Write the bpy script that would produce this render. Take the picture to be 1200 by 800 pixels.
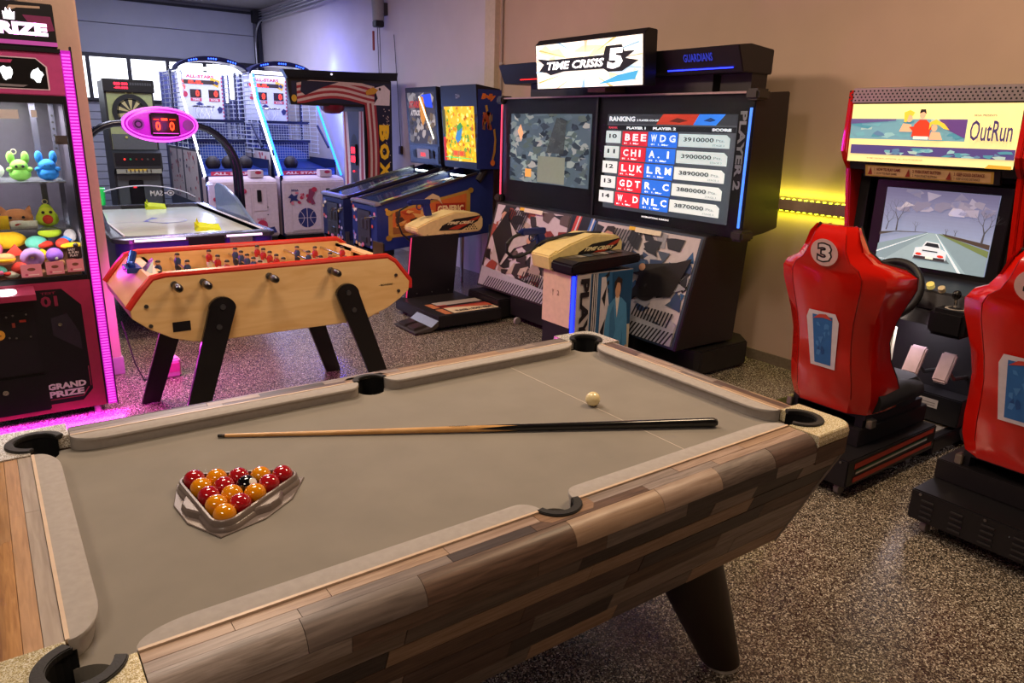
import bpy, bmesh, math, random
from mathutils import Vector as Vec, Matrix
from math import sin, cos, pi, radians, atan2, sqrt
random.seed(7)
SC = bpy.context.scene
for _o in list(bpy.data.objects): bpy.data.objects.remove(_o)
COL = SC.collection

# ---------------- camera ----------------
cd = bpy.data.cameras.new('camera'); cam = bpy.data.objects.new('camera', cd); COL.objects.link(cam)
cd.sensor_width = 36.0; cd.sensor_fit = 'HORIZONTAL'; cd.lens = 852.585/1200*36; cd.clip_start = .02; cd.clip_end = 60
_yaw, _pit, _rol = .6278, .2859, .0276
_f = Vec((cos(_pit)*sin(_yaw), cos(_pit)*cos(_yaw), -sin(_pit)))
_r = Vec((cos(_yaw), -sin(_yaw), 0)); _u = _r.cross(_f)
_r2 = cos(_rol)*_r + sin(_rol)*_u; _u2 = -sin(_rol)*_r + cos(_rol)*_u
cam.matrix_world = Matrix(((_r2.x, _u2.x, -_f.x, -.0097), (_r2.y, _u2.y, -_f.y, -1.1431), (_r2.z, _u2.z, -_f.z, 1.6797), (0, 0, 0, 1)))
SC.camera = cam

# ---------------- world, lights, exposure ----------------
W = bpy.data.worlds.new('room_air'); SC.world = W; W.use_nodes = True
W.node_tree.nodes['Background'].inputs[0].default_value = (.55, .5, .6, 1)
W.node_tree.nodes['Background'].inputs[1].default_value = .3
SC.view_settings.view_transform = 'Standard'; SC.view_settings.look = 'None'
SC.view_settings.gamma = 1; SC.view_settings.use_curve_mapping = False; SC.view_settings.exposure = 0.0
def area(name, loc, target, size, power, col, sy=None):
    l = bpy.data.lights.new(name, 'AREA'); l.energy = power; l.color = col; l.size = size
    if sy: l.shape = 'RECTANGLE'; l.size_y = sy
    o = bpy.data.objects.new(name, l); COL.objects.link(o); o.location = loc
    o.rotation_euler = (Vec(target)-Vec(loc)).to_track_quat('-Z', 'Y').to_euler(); return o
def point(name, loc, power, col, r=.05):
    l = bpy.data.lights.new(name, 'POINT'); l.energy = power; l.color = col; l.shadow_soft_size = r
    o = bpy.data.objects.new(name, l); COL.objects.link(o); o.location = loc; return o
def strip(name, loc, nrm, ax, length, wid, power, col):
    """long thin area light: nrm = direction it shines, ax = its long axis"""
    l = bpy.data.lights.new(name, 'AREA'); l.energy = power; l.color = col; l.shape = 'RECTANGLE'; l.size = length; l.size_y = wid
    o = bpy.data.objects.new(name, l); COL.objects.link(o); z = -Vec(nrm).normalized(); x = Vec(ax).normalized(); x = (x-z*x.dot(z)).normalized(); y = z.cross(x)
    o.matrix_world = Matrix(((x.x, y.x, z.x, loc[0]), (x.y, y.y, z.y, loc[1]), (x.z, y.z, z.z, loc[2]), (0, 0, 0, 1))); return o
WARM = (1, .69, .40)
area('ceiling_light_pool', (.6, 1.4, 3.5), (.6, 1.4, 0), 1.2, 52, (1, .80, .64), .5)
area('ceiling_light_racers', (2.9, .2, 3.5), (2.9, .2, 0), 1.2, 66, (1, .72, .46), .3)
area('ceiling_light_shooter', (1.2, 4.2, 3.5), (2.6, 3.6, 0), 1.2, 105, (1, .72, .50), .5)
area('ceiling_light_front', (-1.5, -1.5, 3.5), (-1.2, -1.2, 0), 1.2, 44, (1, .80, .62), .5)
area('ceiling_light_hockey', (1.2, 7.5, 3.5), (1.2, 7.5, 0), 1.5, 95, (.86, .84, 1), 1.0)
area('ceiling_light_back', (2.8, 10.5, 3.5), (2.8, 11, 0), 1.5, 105, (.66, .66, 1), 1.0)

# ---------------- materials ----------------
def lin(h):
    if isinstance(h, str):
        h = h.lstrip('#'); v = [int(h[i:i+2], 16)/255 for i in (0, 2, 4)]
        return tuple(c/12.92 if c <= .04045 else ((c+.055)/1.055)**2.4 for c in v)
    return h
MC = {}
def M(col, rough=.5, metal=0, emit=0, noise=.06, scale=30, bump=0, trans=0, alpha=1, coat=0, stretch=None, ior=1.45):
    key = (col, rough, metal, emit, noise, scale, bump, trans, alpha, coat, stretch)
    if key in MC: return MC[key]
    m = bpy.data.materials.new('m_%d' % len(MC)); MC[key] = m; m.use_nodes = True
    nt = m.node_tree; b = nt.nodes['Principled BSDF']; c = lin(col)
    b.inputs['Roughness'].default_value = rough; b.inputs['Metallic'].default_value = metal
    b.inputs['Transmission Weight'].default_value = trans; b.inputs['Alpha'].default_value = alpha
    b.inputs['Coat Weight'].default_value = coat; b.inputs['IOR'].default_value = ior
    tc = nt.nodes.new('ShaderNodeTexCoord'); mp = nt.nodes.new('ShaderNodeMapping'); n = nt.nodes.new('ShaderNodeTexNoise')
    n.inputs['Scale'].default_value = scale; n.inputs['Detail'].default_value = 3
    nt.links.new(tc.outputs['Object'], mp.inputs[0]); nt.links.new(mp.outputs[0], n.inputs['Vector'])
    if stretch: mp.inputs['Scale'].default_value = stretch
    r = nt.nodes.new('ShaderNodeValToRGB'); nt.links.new(n.outputs['Fac'], r.inputs[0])
    r.color_ramp.elements[0].position = .3; r.color_ramp.elements[1].position = .7
    lo = tuple(x*(1-noise) for x in c)+(1,); hi = tuple(min(1, x*(1+noise)) for x in c)+(1,)
    r.color_ramp.elements[0].color = lo; r.color_ramp.elements[1].color = hi
    nt.links.new(r.outputs[0], b.inputs['Base Color'])
    if emit:
        nt.links.new(r.outputs[0], b.inputs['Emission Color']); b.inputs['Emission Strength'].default_value = emit
    if bump:
        bp = nt.nodes.new('ShaderNodeBump'); bp.inputs['Strength'].default_value = bump; bp.inputs['Distance'].default_value = .002
        nt.links.new(n.outputs['Fac'], bp.inputs['Height']); nt.links.new(bp.outputs[0], b.inputs['Normal'])
    return m
def speckle(name, cols, scale, rough=.6, metal=0, bump=0, detail=0):
    """cell speckles: cols = [(pos, hex)]"""
    m = bpy.data.materials.new(name); m.use_nodes = True; nt = m.node_tree; b = nt.nodes['Principled BSDF']
    b.inputs['Roughness'].default_value = rough; b.inputs['Metallic'].default_value = metal
    tc = nt.nodes.new('ShaderNodeTexCoord'); v = nt.nodes.new('ShaderNodeTexVoronoi'); v.inputs['Scale'].default_value = scale
    nt.links.new(tc.outputs['Object'], v.inputs['Vector'])
    s = nt.nodes.new('ShaderNodeSeparateColor'); nt.links.new(v.outputs['Color'], s.inputs[0])
    r = nt.nodes.new('ShaderNodeValToRGB'); r.color_ramp.interpolation = 'CONSTANT'
    nt.links.new(s.outputs[0], r.inputs[0]); e = r.color_ramp.elements
    e[0].position = 0; e[0].color = lin(cols[0][1])+(1,); e[1].position = cols[1][0]; e[1].color = lin(cols[1][1])+(1,)
    for p_, c_ in cols[2:]:
        q = e.new(p_); q.color = lin(c_)+(1,)
    nt.links.new(r.outputs[0], b.inputs['Base Color'])
    if bump:
        bp = nt.nodes.new('ShaderNodeBump'); bp.inputs['Strength'].default_value = bump; bp.inputs['Distance'].default_value = .002
        nt.links.new(s.outputs[1], bp.inputs['Height']); nt.links.new(bp.outputs[0], b.inputs['Normal'])
    return m
def woodm(col, col2, scale=9, stretch=(1, 12, 12), rough=.45, emit=0):
    key = ('wood', col, col2, scale, stretch, rough)
    if key in MC: return MC[key]
    m = bpy.data.materials.new('wood_%d' % len(MC)); MC[key] = m; m.use_nodes = True
    nt = m.node_tree; b = nt.nodes['Principled BSDF']; b.inputs['Roughness'].default_value = rough
    tc = nt.nodes.new('ShaderNodeTexCoord'); mp = nt.nodes.new('ShaderNodeMapping'); mp.inputs['Scale'].default_value = stretch
    n = nt.nodes.new('ShaderNodeTexNoise'); n.inputs['Scale'].default_value = scale; n.inputs['Detail'].default_value = 6
    n.inputs['Distortion'].default_value = .6
    nt.links.new(tc.outputs['Object'], mp.inputs[0]); nt.links.new(mp.outputs[0], n.inputs['Vector'])
    r = nt.nodes.new('ShaderNodeValToRGB'); nt.links.new(n.outputs['Fac'], r.inputs[0])
    r.color_ramp.elements[0].position = .32; r.color_ramp.elements[1].position = .68
    r.color_ramp.elements[0].color = lin(col2)+(1,); r.color_ramp.elements[1].color = lin(col)+(1,)
    nt.links.new(r.outputs[0], b.inputs['Base Color'])
    return m
BLACK = M('#0d0c0e', .4); BLACKM = M('#121113', .55); RUBBER = M('#1b1917', .6, bump=.3, scale=200)
CHROME = M('#c9c6c2', .18, 1); STEEL = M('#8f8d8b', .35, 1); WHITE = M('#d8d2cc', .5); GLASS = M('#f2fbff', .03, trans=1, noise=0, ior=1.05)
def E_(col, s=1.0): return M(col, .6, 0, s, noise=.02)

# ---------------- mesh building ----------------
class B:
    def __init__(s): s.v = []; s.f = []; s.m = []
    def add(s, vs, fs, mi=0):
        o = len(s.v); s.v += [tuple(v) for v in vs]; s.f += [tuple(i+o for i in f) for f in fs]; s.m += [mi]*len(fs); return s
    def box(s, a, b, mi=0):
        x0, y0, z0 = a; x1, y1, z1 = b
        return s.add([(x0,y0,z0),(x1,y0,z0),(x1,y1,z0),(x0,y1,z0),(x0,y0,z1),(x1,y0,z1),(x1,y1,z1),(x0,y1,z1)],
                     [(0,3,2,1),(4,5,6,7),(0,1,5,4),(1,2,6,5),(2,3,7,6),(3,0,4,7)], mi)
    def loft(s, secs, mi=0, caps=True):
        n = len(secs[0]); vs = [p for q in secs for p in q]; fs = []
        for k in range(len(secs)-1):
            for i in range(n):
                j = (i+1) % n; fs.append((k*n+i, k*n+j, (k+1)*n+j, (k+1)*n+i))
        if caps: fs += [tuple(reversed(range(n))), tuple((len(secs)-1)*n+i for i in range(n))]
        return s.add(vs, fs, mi)
    def prism(s, poly, ax, a, b, mi=0):
        """poly in the two other axes order: ax x->(y,z), y->(x,z), z->(x,y)"""
        def P(p, t): return {'x': (t, p[0], p[1]), 'y': (p[0], t, p[1]), 'z': (p[0], p[1], t)}[ax]
        return s.loft([[P(p, a) for p in poly], [P(p, b) for p in poly]], mi)
    def ring(s, c, d, r, n):
        d = Vec(d).normalized(); t = Vec((0, 0, 1)) if abs(d.z) < .9 else Vec((1, 0, 0))
        u = d.cross(t).normalized(); w = d.cross(u)
        return [tuple(Vec(c)+r*(cos(2*pi*i/n)*u+sin(2*pi*i/n)*w)) for i in range(n)]
    def cyl(s, p0, p1, r0, r1=None, n=14, mi=0, caps=True):
        r1 = r0 if r1 is None else r1; d = Vec(p1)-Vec(p0)
        return s.loft([s.ring(p0, d, r0, n), s.ring(p1, d, r1, n)], mi, caps)
    def lathe(s, p0, d, prof, n=20, mi=0):
        d = Vec(d).normalized()
        return s.loft([s.ring(Vec(p0)+d*t, d, max(r, 1e-4), n) for t, r in prof], mi)
    def tube(s, pts, r, n=8, mi=0):
        P = [Vec(p) for p in pts]; secs = []
        d0 = (P[1]-P[0]).normalized(); t = Vec((0, 0, 1)) if abs(d0.z) < .9 else Vec((1, 0, 0)); u = d0.cross(t).normalized()
        for i, p in enumerate(P):
            d = (P[min(i+1, len(P)-1)]-P[max(i-1, 0)]).normalized(); u = (u-d*u.dot(d)).normalized(); w = d.cross(u)
            rr = r[i] if isinstance(r, (list, tuple)) else r
            secs.append([tuple(p+rr*(cos(2*pi*k/n)*u+sin(2*pi*k/n)*w)) for k in range(n)])
        return s.loft(secs, mi)
    def sph(s, c, r, n=16, m=10, mi=0):
        r = (r, r, r) if not isinstance(r, (tuple, list)) else r; secs = []
        for k in range(m+1):
            a = -pi/2+pi*k/m; rr = max(cos(a), 1e-3)
            secs.append([(c[0]+r[0]*rr*cos(2*pi*i/n), c[1]+r[1]*rr*sin(2*pi*i/n), c[2]+r[2]*sin(a)) for i in range(n)])
        return s.loft(secs, mi)
    def torus(s, c, ax, R, r, n=24, k=8, a0=0, a1=2*pi, mi=0, ry=None):
        ax = Vec(ax).normalized(); t = Vec((0, 0, 1)) if abs(ax.z) < .9 else Vec((1, 0, 0))
        u = ax.cross(t).normalized(); w = ax.cross(u); full = abs(a1-a0-2*pi) < 1e-6
        pts = []
        for i in range(n+1):
            a = a0+(a1-a0)*i/n; pts.append(Vec(c)+R*cos(a)*u+(ry or R)*sin(a)*w)
        secs = []
        for i, p in enumerate(pts):
            a = a0+(a1-a0)*i/n; e = cos(a)*u+sin(a)*w
            secs.append([tuple(p+r*(cos(2*pi*j/k)*e+sin(2*pi*j/k)*ax)) for j in range(k)])
        return s.loft(secs, mi, not full)
    def slab(s, q, t, mi=0):
        q = [Vec(p) for p in q]; n = (q[1]-q[0]).cross(q[-1]-q[0]).normalized()*t
        return s.loft([[tuple(p) for p in q], [tuple(p-n) for p in q]], mi)
    def xf(s, mat, i0=0):
        s.v = s.v[:i0]+[tuple(mat @ Vec(p)) for p in s.v[i0:]]; return s
def mkmesh(name, b, mats, off=(0, 0, 0), smooth=False, bevel=0):
    me = bpy.data.meshes.new(name); o = Vec(off)
    me.from_pydata([tuple(Vec(v)-o) for v in b.v], [], b.f)
    for m in (mats if isinstance(mats, (list, tuple)) else [mats]): me.materials.append(m)
    me.polygons.foreach_set('material_index', b.m)
    bm = bmesh.new(); bm.from_mesh(me)
    bmesh.ops.recalc_face_normals(bm, faces=bm.faces)
    if bevel:
        ed = [e for e in bm.edges if e.is_manifold and e.calc_face_angle(0) > .6]
        bmesh.ops.bevel(bm, geom=ed, offset=bevel, segments=2, affect='EDGES', clamp_overlap=True)
    if smooth:
        for f in bm.faces: f.smooth = True
        for e in bm.edges:
            if e.is_manifold and e.calc_face_angle(0) > .7: e.smooth = False
    bm.to_mesh(me); bm.free(); me.update(); return me
def tag(o, label=None, cat=None, group=None, kind=None):
    for k, v in (('label', label), ('category', cat), ('group', group), ('kind', kind)):
        if v: o[k] = v
    return o
def root_off(p):
    while p.parent: p = p.parent
    return Vec(p.location)
def thing(name, label, cat, loc=(0, 0, 0), group=None):
    o = bpy.data.objects.new(name, None); o.empty_display_size = .1; COL.objects.link(o); o.location = loc
    return tag(o, label, cat, group)
def part(name, b, mats, parent, smooth=False, bevel=0, label=None, kind=None):
    o = bpy.data.objects.new(name, mkmesh(name, b, mats, root_off(parent), smooth, bevel)); COL.objects.link(o); o.parent = parent
    return tag(o, label, kind=kind)
def solo(name, b, mats, label, cat, loc, group=None, smooth=False, bevel=0, kind=None):
    o = bpy.data.objects.new(name, mkmesh(name, b, mats, loc, smooth, bevel)); COL.objects.link(o); o.location = loc
    return tag(o, label, cat, group, kind)
def struct(name, b, mats, smooth=False, bevel=0, parent=None):
    o = bpy.data.objects.new(name, mkmesh(name, b, mats, (0, 0, 0), smooth, bevel)); COL.objects.link(o)
    if parent: o.parent = parent
    else: o['kind'] = 'structure'
    return o
def copy_tree(o, parent=None):
    c = o.copy(); COL.objects.link(c)
    if parent: c.parent = parent
    for ch in list(o.children): copy_tree(ch, c)
    return c
_TX = {}
def text_geo(s, bold=.0):
    k = (s, bold)
    if k not in _TX:
        cu = bpy.data.curves.new('t', 'FONT'); cu.body = s; cu.size = 1; cu.resolution_u = 2; cu.offset = bold
        o = bpy.data.objects.new('t', cu); COL.objects.link(o); dg = bpy.context.evaluated_depsgraph_get(); dg.update()
        me = o.evaluated_get(dg).to_mesh(); vs = [v.co.copy() for v in me.vertices]; fs = [tuple(p.vertices) for p in me.polygons]
        o.evaluated_get(dg).to_mesh_clear(); bpy.data.objects.remove(o); bpy.data.curves.remove(cu)
        xs = [v.x for v in vs] or [0]; ys = [v.y for v in vs] or [0]
        x0, x1, y0, y1 = min(xs), max(xs), min(ys), max(ys); h = max(y1-y0, 1e-5); w = max(x1-x0, 1e-5)
        _TX[k] = ([((v.x-x0)/w, (v.y-y0)/h) for v in vs], fs)
    return _TX[k]
class Art:
    """flat print laid on a real surface: origin o, axis vectors u, v (full width / height)"""
    def __init__(s, o, u, v, base=None, lift=.0006):
        s.o, s.u, s.v = Vec(o), Vec(u), Vec(v); s.n = s.u.cross(s.v).normalized(); s.b = B(); s.mats = []; s.k = 0; s.lift = lift
        if base: s.R(base, 0, 0, 1, 1)
    def mi(s, m):
        if m not in s.mats: s.mats.append(m)
        return s.mats.index(m)
    def P(s, m, pts, same=False):
        if not same: s.k += 1
        s.b.add([s.o+s.u*x+s.v*y+s.n*(s.lift*s.k) for x, y in pts], [tuple(range(len(pts)))], s.mi(m)); return s
    def R(s, m, x0, y0, x1, y1): return s.P(m, [(x0, y0), (x1, y0), (x1, y1), (x0, y1)])
    def E(s, m, cx, cy, rx, ry, n=20): return s.P(m, [(cx+rx*cos(2*pi*i/n), cy+ry*sin(2*pi*i/n)) for i in range(n)])
    def T(s, m, txt, x0, y0, x1, y1, bold=.02, slant=0, mirror=False):
        vs, fs = text_geo(txt, bold); s.k += 1
        s.b.add([s.o+s.u*(x0+(x1-x0)*((1-a) if mirror else a)+slant*b)+s.v*(y0+(y1-y0)*b)+s.n*(s.lift*s.k) for a, b in vs], fs, s.mi(m)); return s
    def busy(s, mats, n, seed, x0=0, y0=0, x1=1, y1=1, sz=.2):
        r = random.Random(seed)
        for i in range(n):
            cx, cy = r.uniform(x0, x1), r.uniform(y0, y1); k = r.choice((3, 4, 5, 7)); a0 = r.uniform(0, 6); q = []
            for j in range(k):
                a = a0+2*pi*j/k; rr = sz*r.uniform(.3, 1)
                q.append((min(x1, max(x0, cx+rr*cos(a))), min(y1, max(y0, cy+rr*sin(a)))))
            s.P(r.choice(mats), q, same=(i % 6 != 0))
        return s
    def done(s, name, parent, label=None):
        me = bpy.data.meshes.new(name); off = root_off(parent); me.from_pydata([tuple(v-off) for v in map(Vec, s.b.v)], [], s.b.f)
        for m in s.mats: me.materials.append(m)
        me.polygons.foreach_set('material_index', s.b.m); me.update()
        o = bpy.data.objects.new(name, me); COL.objects.link(o); o.parent = parent; return tag(o, label)
# ---------------- the setting ----------------
WX, BY, CZ = 4.709, 13.7, 3.65
m_floor = speckle('floor_flake', [(0, '#241f1a'), (.26, '#443b31'), (.50, '#6d6253'), (.74, '#9c917e'), (.92, '#cfc7b5')], 225, .27, bump=.25)
m_floor.node_tree.nodes['Principled BSDF'].inputs['Coat Weight'].default_value = .25; m_floor.node_tree.nodes['Principled BSDF'].inputs['Coat Roughness'].default_value = .22
struct('floor', B().box((-5, -4.5, -.1), (WX+.2, BY+.2, 0)), m_floor)
m_wall = M('#b39a88', .85, noise=.03, scale=3, bump=.15)
m_wallb = M('#c4bcc4', .85, noise=.03, scale=3)
b = B().box((WX, -4.5, 0), (WX+.2, BY, CZ)); struct('wall_right', b, m_wall)
# painted pale section of the side wall beyond the cable pipe
struct('wall_pilaster', B().box((WX-.06, 5.74, 0), (WX, 5.93, CZ)), M('#c2b2a0', .85))
struct('wall_side_rear', B().box((WX-.03, 5.93, 0), (WX, BY, CZ)), m_wallb)
struct('wall_left', B().box((-5.2, -4.5, 0), (-5, BY, CZ)), m_wallb)
struct('wall_front', B().box((-5, -4.7, 0), (WX, -4.5, CZ)), m_wall)
struct('ceiling', B().box((-5, -4.5, CZ), (WX+.2, BY+.2, CZ+.1)), M('#8e8a88', .9))
struct('baseboard_right', B().box((WX-.012, -4.5, 0), (WX, 5.7, .078)), M('#6e6252', .5, noise=.15, scale=60))
# garage door wall with its sections and window strip
m_door = M('#a7aab4', .5, noise=.03, scale=4)
dr = struct('wall_back', B().box((-5, BY, 0), (WX, BY+.2, CZ)), M('#77767e', .7))
z = 0.0
for i in range(15):
    h = .125
    if z+h > 1.95: break
    struct('door_panel', B().box((-.9, BY-.06, z+.004), (4.55, BY, z+h-.004)), m_door, bevel=.004, parent=dr); z += h
for a, c in ((1.94, 1.98), (2.64, 2.70)):
    struct('door_rail', B().box((-.9, BY-.07, a), (4.55, BY, c)), M('#26262c', .5), parent=dr)
for z0, z1 in ((2.705, 3.18), (3.19, 3.56)):
    struct('door_panel', B().box((-.9, BY-.06, z0), (4.55, BY, z1)), m_door, bevel=.006, parent=dr)
struct('door_seal', B().box((-.9, BY-.10, 3.56), (4.6, BY, 3.60)), M('#1a1a20', .6), parent=dr)
x = -.75; i = 1
while x < 4.2:
    w = struct('window_%d' % i, B().box((x+.03, BY-.045, 1.98), (x+.595, BY-.03, 2.64)), E_('#eef2ff', 2.6))
    struct('window_frame', B().box((x-.03, BY-.075, 1.98), (x+.03, BY-.02, 2.64)).box((x+.595, BY-.075, 1.98), (x+.60, BY-.02, 2.64)), M('#2a2a30', .5), parent=w)
    x += .625; i += 1
# door track in the corner and along the ceiling
t = struct('trim_1', B().box((4.60, BY-.16, 0), (4.67, BY-.09, 3.52)), M('#3a3a44', .5, .6))
struct('track_bracket', B().box((4.52, BY-.2, 3.42), (4.68, BY-.05, 3.62)), M('#1d1d22', .6), parent=t)
pts = [(4.56, BY-.12, 1.0), (4.56, BY-.12, 3.0)]+[(4.56, BY-.12-.42*(1-cos(a)), 3.0+.42*sin(a)) for a in [pi/2*k/8 for k in range(1, 9)]]+[(4.56, 6.0, 3.42)]
struct('track_rail', B().tube(pts, .016, 6), M('#a6a6ae', .35, .8), parent=t)
for dz in (.06, .11, .15):
    struct('track_rail', B().tube([(4.6, BY-.3, 3.42+dz), (4.6, 6.0, 3.42+dz)], .012, 6), M('#9a9aa2', .35, .8), parent=t)
# vertical conduit on the wall
t = struct('trim_2', B().cyl((WX-.02, 5.66, .05), (WX-.02, 5.66, CZ), .011, n=10), M('#8d7c72', .5))
for zz in (.9, 2.0, 2.32, 3.0): struct('pipe_clip', B().box((WX-.034, 5.64, zz), (WX, 5.68, zz+.02)), M('#b0a59a', .5), parent=t)
# cable trunking with two led strips
t = struct('trim_3', B().box((WX-.05, -2.5, 1.165), (WX, 5.0, 1.235)), M('#b09a82', .4), bevel=.003)
struct('led_tape', B().box((WX-.045, -2.5, 1.235), (WX-.025, 5.0, 1.240)).box((WX-.045, -2.5, 1.160), (WX-.025, 5.0, 1.165)), M('#c8c08a', .5), parent=t)
b = B(); y = -.5
while y < 2.9:
    b.box((WX-.043, y, 1.240), (WX-.027, y+.012, 1.2445)).box((WX-.043, y, 1.156), (WX-.027, y+.012, 1.160)); y += .047
o = struct('led_bulb', b, E_('#e6f21e', 22), parent=t); o['kind'] = 'stuff'
for zz, d in ((1.262, 1), (1.138, -1)):
    strip('led_strip_glow', (WX-.035, 1.2, zz), (.35, 0, d), (0, 1, 0), 3.4, .02, 5.0 if d > 0 else 3.4, (.95, .95, .06))
# pillar behind the prize machine
struct('wall_pillar', B().box((.30, 4.2, 0), (.603, 4.75, CZ)), M('#c2a896', .75, noise=.03), bevel=.012)
struct('baseboard_pillar', B().box((.296, 4.188, 0), (.612, 4.76, .12)), M('#a493a0', .6), bevel=.004)

# chain hoist + wall switch
t = thing('chain_hoist', 'grey door motor with hanging pull chains high on the rear side wall', 'motor', (4.66, 8.35, 2.9))
part('motor_housing', B().cyl((4.56, 8.35, 2.98), (4.56, 8.35, 3.3), .075, .085, 16), M('#8f9096', .5), t, True)
part('chain_guide', B().box((4.5, 8.29, 2.90), (4.62, 8.41, 2.98)), M('#18181c', .5), t, bevel=.01)
part('warning_tag', B().box((4.52, 8.43, 2.62), (4.54, 8.46, 2.86)), M('#8a1d22', .5), t, label='dark red tag on the chain')
for dx, z1 in ((-.03, 1.45), (.03, 1.1)):
    b = B(); zz = 2.9
    b.tube([(4.56, 8.35+dx, 2.9), (4.57, 8.35+dx, 2.2), (4.56, 8.35+dx, z1)], .006, 5)
    part('pull_chain', b, M('#57565c', .5, .6), t)
part('bracket', B().box((4.6, 8.3, 3.05), (WX-.03, 8.4, 3.2)), M('#3a3a40', .6), t)
t = thing('door_switch', 'small dark control box hanging on the rear side wall', 'switch', (4.67, 7.95, 1.3))
part('switch_box', B().box((4.64, 7.93, 1.29), (4.679, 7.99, 1.40)), M('#3a2a26', .5), t, bevel=.005)
part('switch_cord', B().tube([(4.66, 7.96, 1.4), (4.665, 8.02, 2.0), (4.66, 8.1, 2.8)], .005, 5), M('#4a474e', .6), t)
# ---------------- pool table ----------------
TL, TW, RZ, BZ = 1.93, 1.01, .85, .815
pt = thing('pool_table', 'big grey-cloth pool table with mixed reclaimed-wood planks in the foreground', 'pool table', (TL/2, TW/2, 0))
m_cloth = M('#7e776c', .95, noise=.07, scale=7, bump=.35)
m_cloth.node_tree.nodes['Principled BSDF'].inputs['Sheen Weight'].default_value = .25
m_cush = M('#a29b95', .95, noise=.06, scale=60, bump=.3)
HC, HR = .010, .050      # corner pocket centre / radius
def arc(cx, cy, r, a0, a1, n): return [(cx+r*cos(a0+(a1-a0)*i/n), cy+r*sin(a0+(a1-a0)*i/n)) for i in range(n+1)]
def mapc(k, a, c):       # local corner coords (a along long side, c along short side, inward +) -> world
    return ((a, c), (TL-a, c), (TL-a, TW-c), (a, TW-c))[k]
e = math.asin(HC/HR); pts = []
for k in range(4):
    q = arc(HC, HC, HR, pi/2+e, -e, 14)          # from short edge to long edge in local coords
    if k in (1, 3): q = q[::-1]
    pts += [mapc(k, *p) for p in q]
    if k == 0: pts += [(TL/2+HR*.9*cos(a), .006+HR*.9*sin(a)) for a in [pi-.13-(pi-.26)*i/14 for i in range(15)]]
    if k == 2: pts += [(TL/2-HR*.9*cos(a), TW-.006-HR*.9*sin(a)) for a in [pi-.13-(pi-.26)*i/14 for i in range(15)]]
part('bed_cloth', B().prism(pts, 'z', BZ-.03, BZ), m_cloth, pt)
# baulk line and D
b = B().box((1.5105, .055, BZ), (1.5125, TW-.055, BZ+.0006)); part('baulk_line', b, M('#c9bcae', .9), pt)
# cushions
CW, NZ = .055, .853
def cushion(poly_top):
    """poly_top: (x,y) with d inward; bottom pulled back"""
    return poly_top
def cush_long(s0, s1, e0, e1, far):
    # e = length of the curved end
    q = [(s0, 0)]
    for i in range(9):
        a = pi/2*i/8; q.append((s0+e0*(1-cos(a)) if e0 < .05 else s0+e0*(1-cos(a)), CW*sin(a)**(.9)))
    for i in range(9):
        a = pi/2*(8-i)/8; q.append((s1-e1*(1-cos(a)), CW*sin(a)**(.9)))
    q.append((s1, 0)); out = []
    return q
def add_cush(q, mp):
    secs = []
    for z, sc in ((BZ+.0005, .82), (BZ+.022, .84), (BZ+.031, 1.0), (NZ-.002, .985), (NZ, .93)):
        secs.append([(*mp(s, d*sc), z) for s, d in q])
    part('cushion', B().loft(secs), m_cush, pt, True)
near = lambda s, d: (s, d); far = lambda s, d: (s, TW-d); left = lambda s, d: (d, s); right = lambda s, d: (TL-d, s)
for mp in (near, far):
    add_cush(cush_long(.088, TL/2-.048, .10, .045, 0), mp); add_cush(cush_long(TL/2+.048, TL-.088, .045, .10, 0), mp)
for mp in (left, right): add_cush(cush_long(.088, TW-.088, .10, .10, 0), mp)
b = B()
for mp in (near, far):
    for s0, s1 in ((.09, TL/2-.05), (TL/2+.05, TL-.09)):
        q = [(*mp(s0, -.004), 0), (*mp(s1, .003), 0)]; b.box((min(q[0][0], q[1][0]), min(q[0][1], q[1][1]), .845), (max(q[0][0], q[1][0]), max(q[0][1], q[1][1]), .8545))
for mp in (left, right):
    q = [mp(.09, -.004), mp(TW-.09, .003)]; b.box((min(q[0][0], q[1][0]), q[0][1], .845), (max(q[0][0], q[1][0]), q[1][1], .8545))
part('cushion_trim', b, M('#cdb49a', .4), pt, label='thin pale strip along cushions')
# cabinet core
INS = .13
def rect(o, z): return [(-o, -o, z), (TL+o, -o, z), (TL+o, TW+o, z), (-o, TW+o, z)]
part('cabinet_body', B().loft([rect(-.035, .431), rect(.080, .762)]), M('#2a2420', .7), pt)
b = B()
for a in ((-.098, -.098, .094, TW+.098), (TL-.094+.0, -.098, TL+.098, TW+.098)): pass
for mp, L in ((near, TL), (far, TL), (left, TW), (right, TW)):
    segs = ((.088, TL/2-.075), (TL/2+.075, TL-.088)) if L == TL else ((.088, TW-.088),)
    for s0, s1 in segs:
        p0, p1 = mp(s0, 0), mp(s1, -.082)
        b.box((min(p0[0], p1[0]), min(p0[1], p1[1]), .766), (max(p0[0], p1[0]), max(p0[1], p1[1]), .838))
part('rail_core', b, M('#3b2f27', .7), pt)
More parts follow.
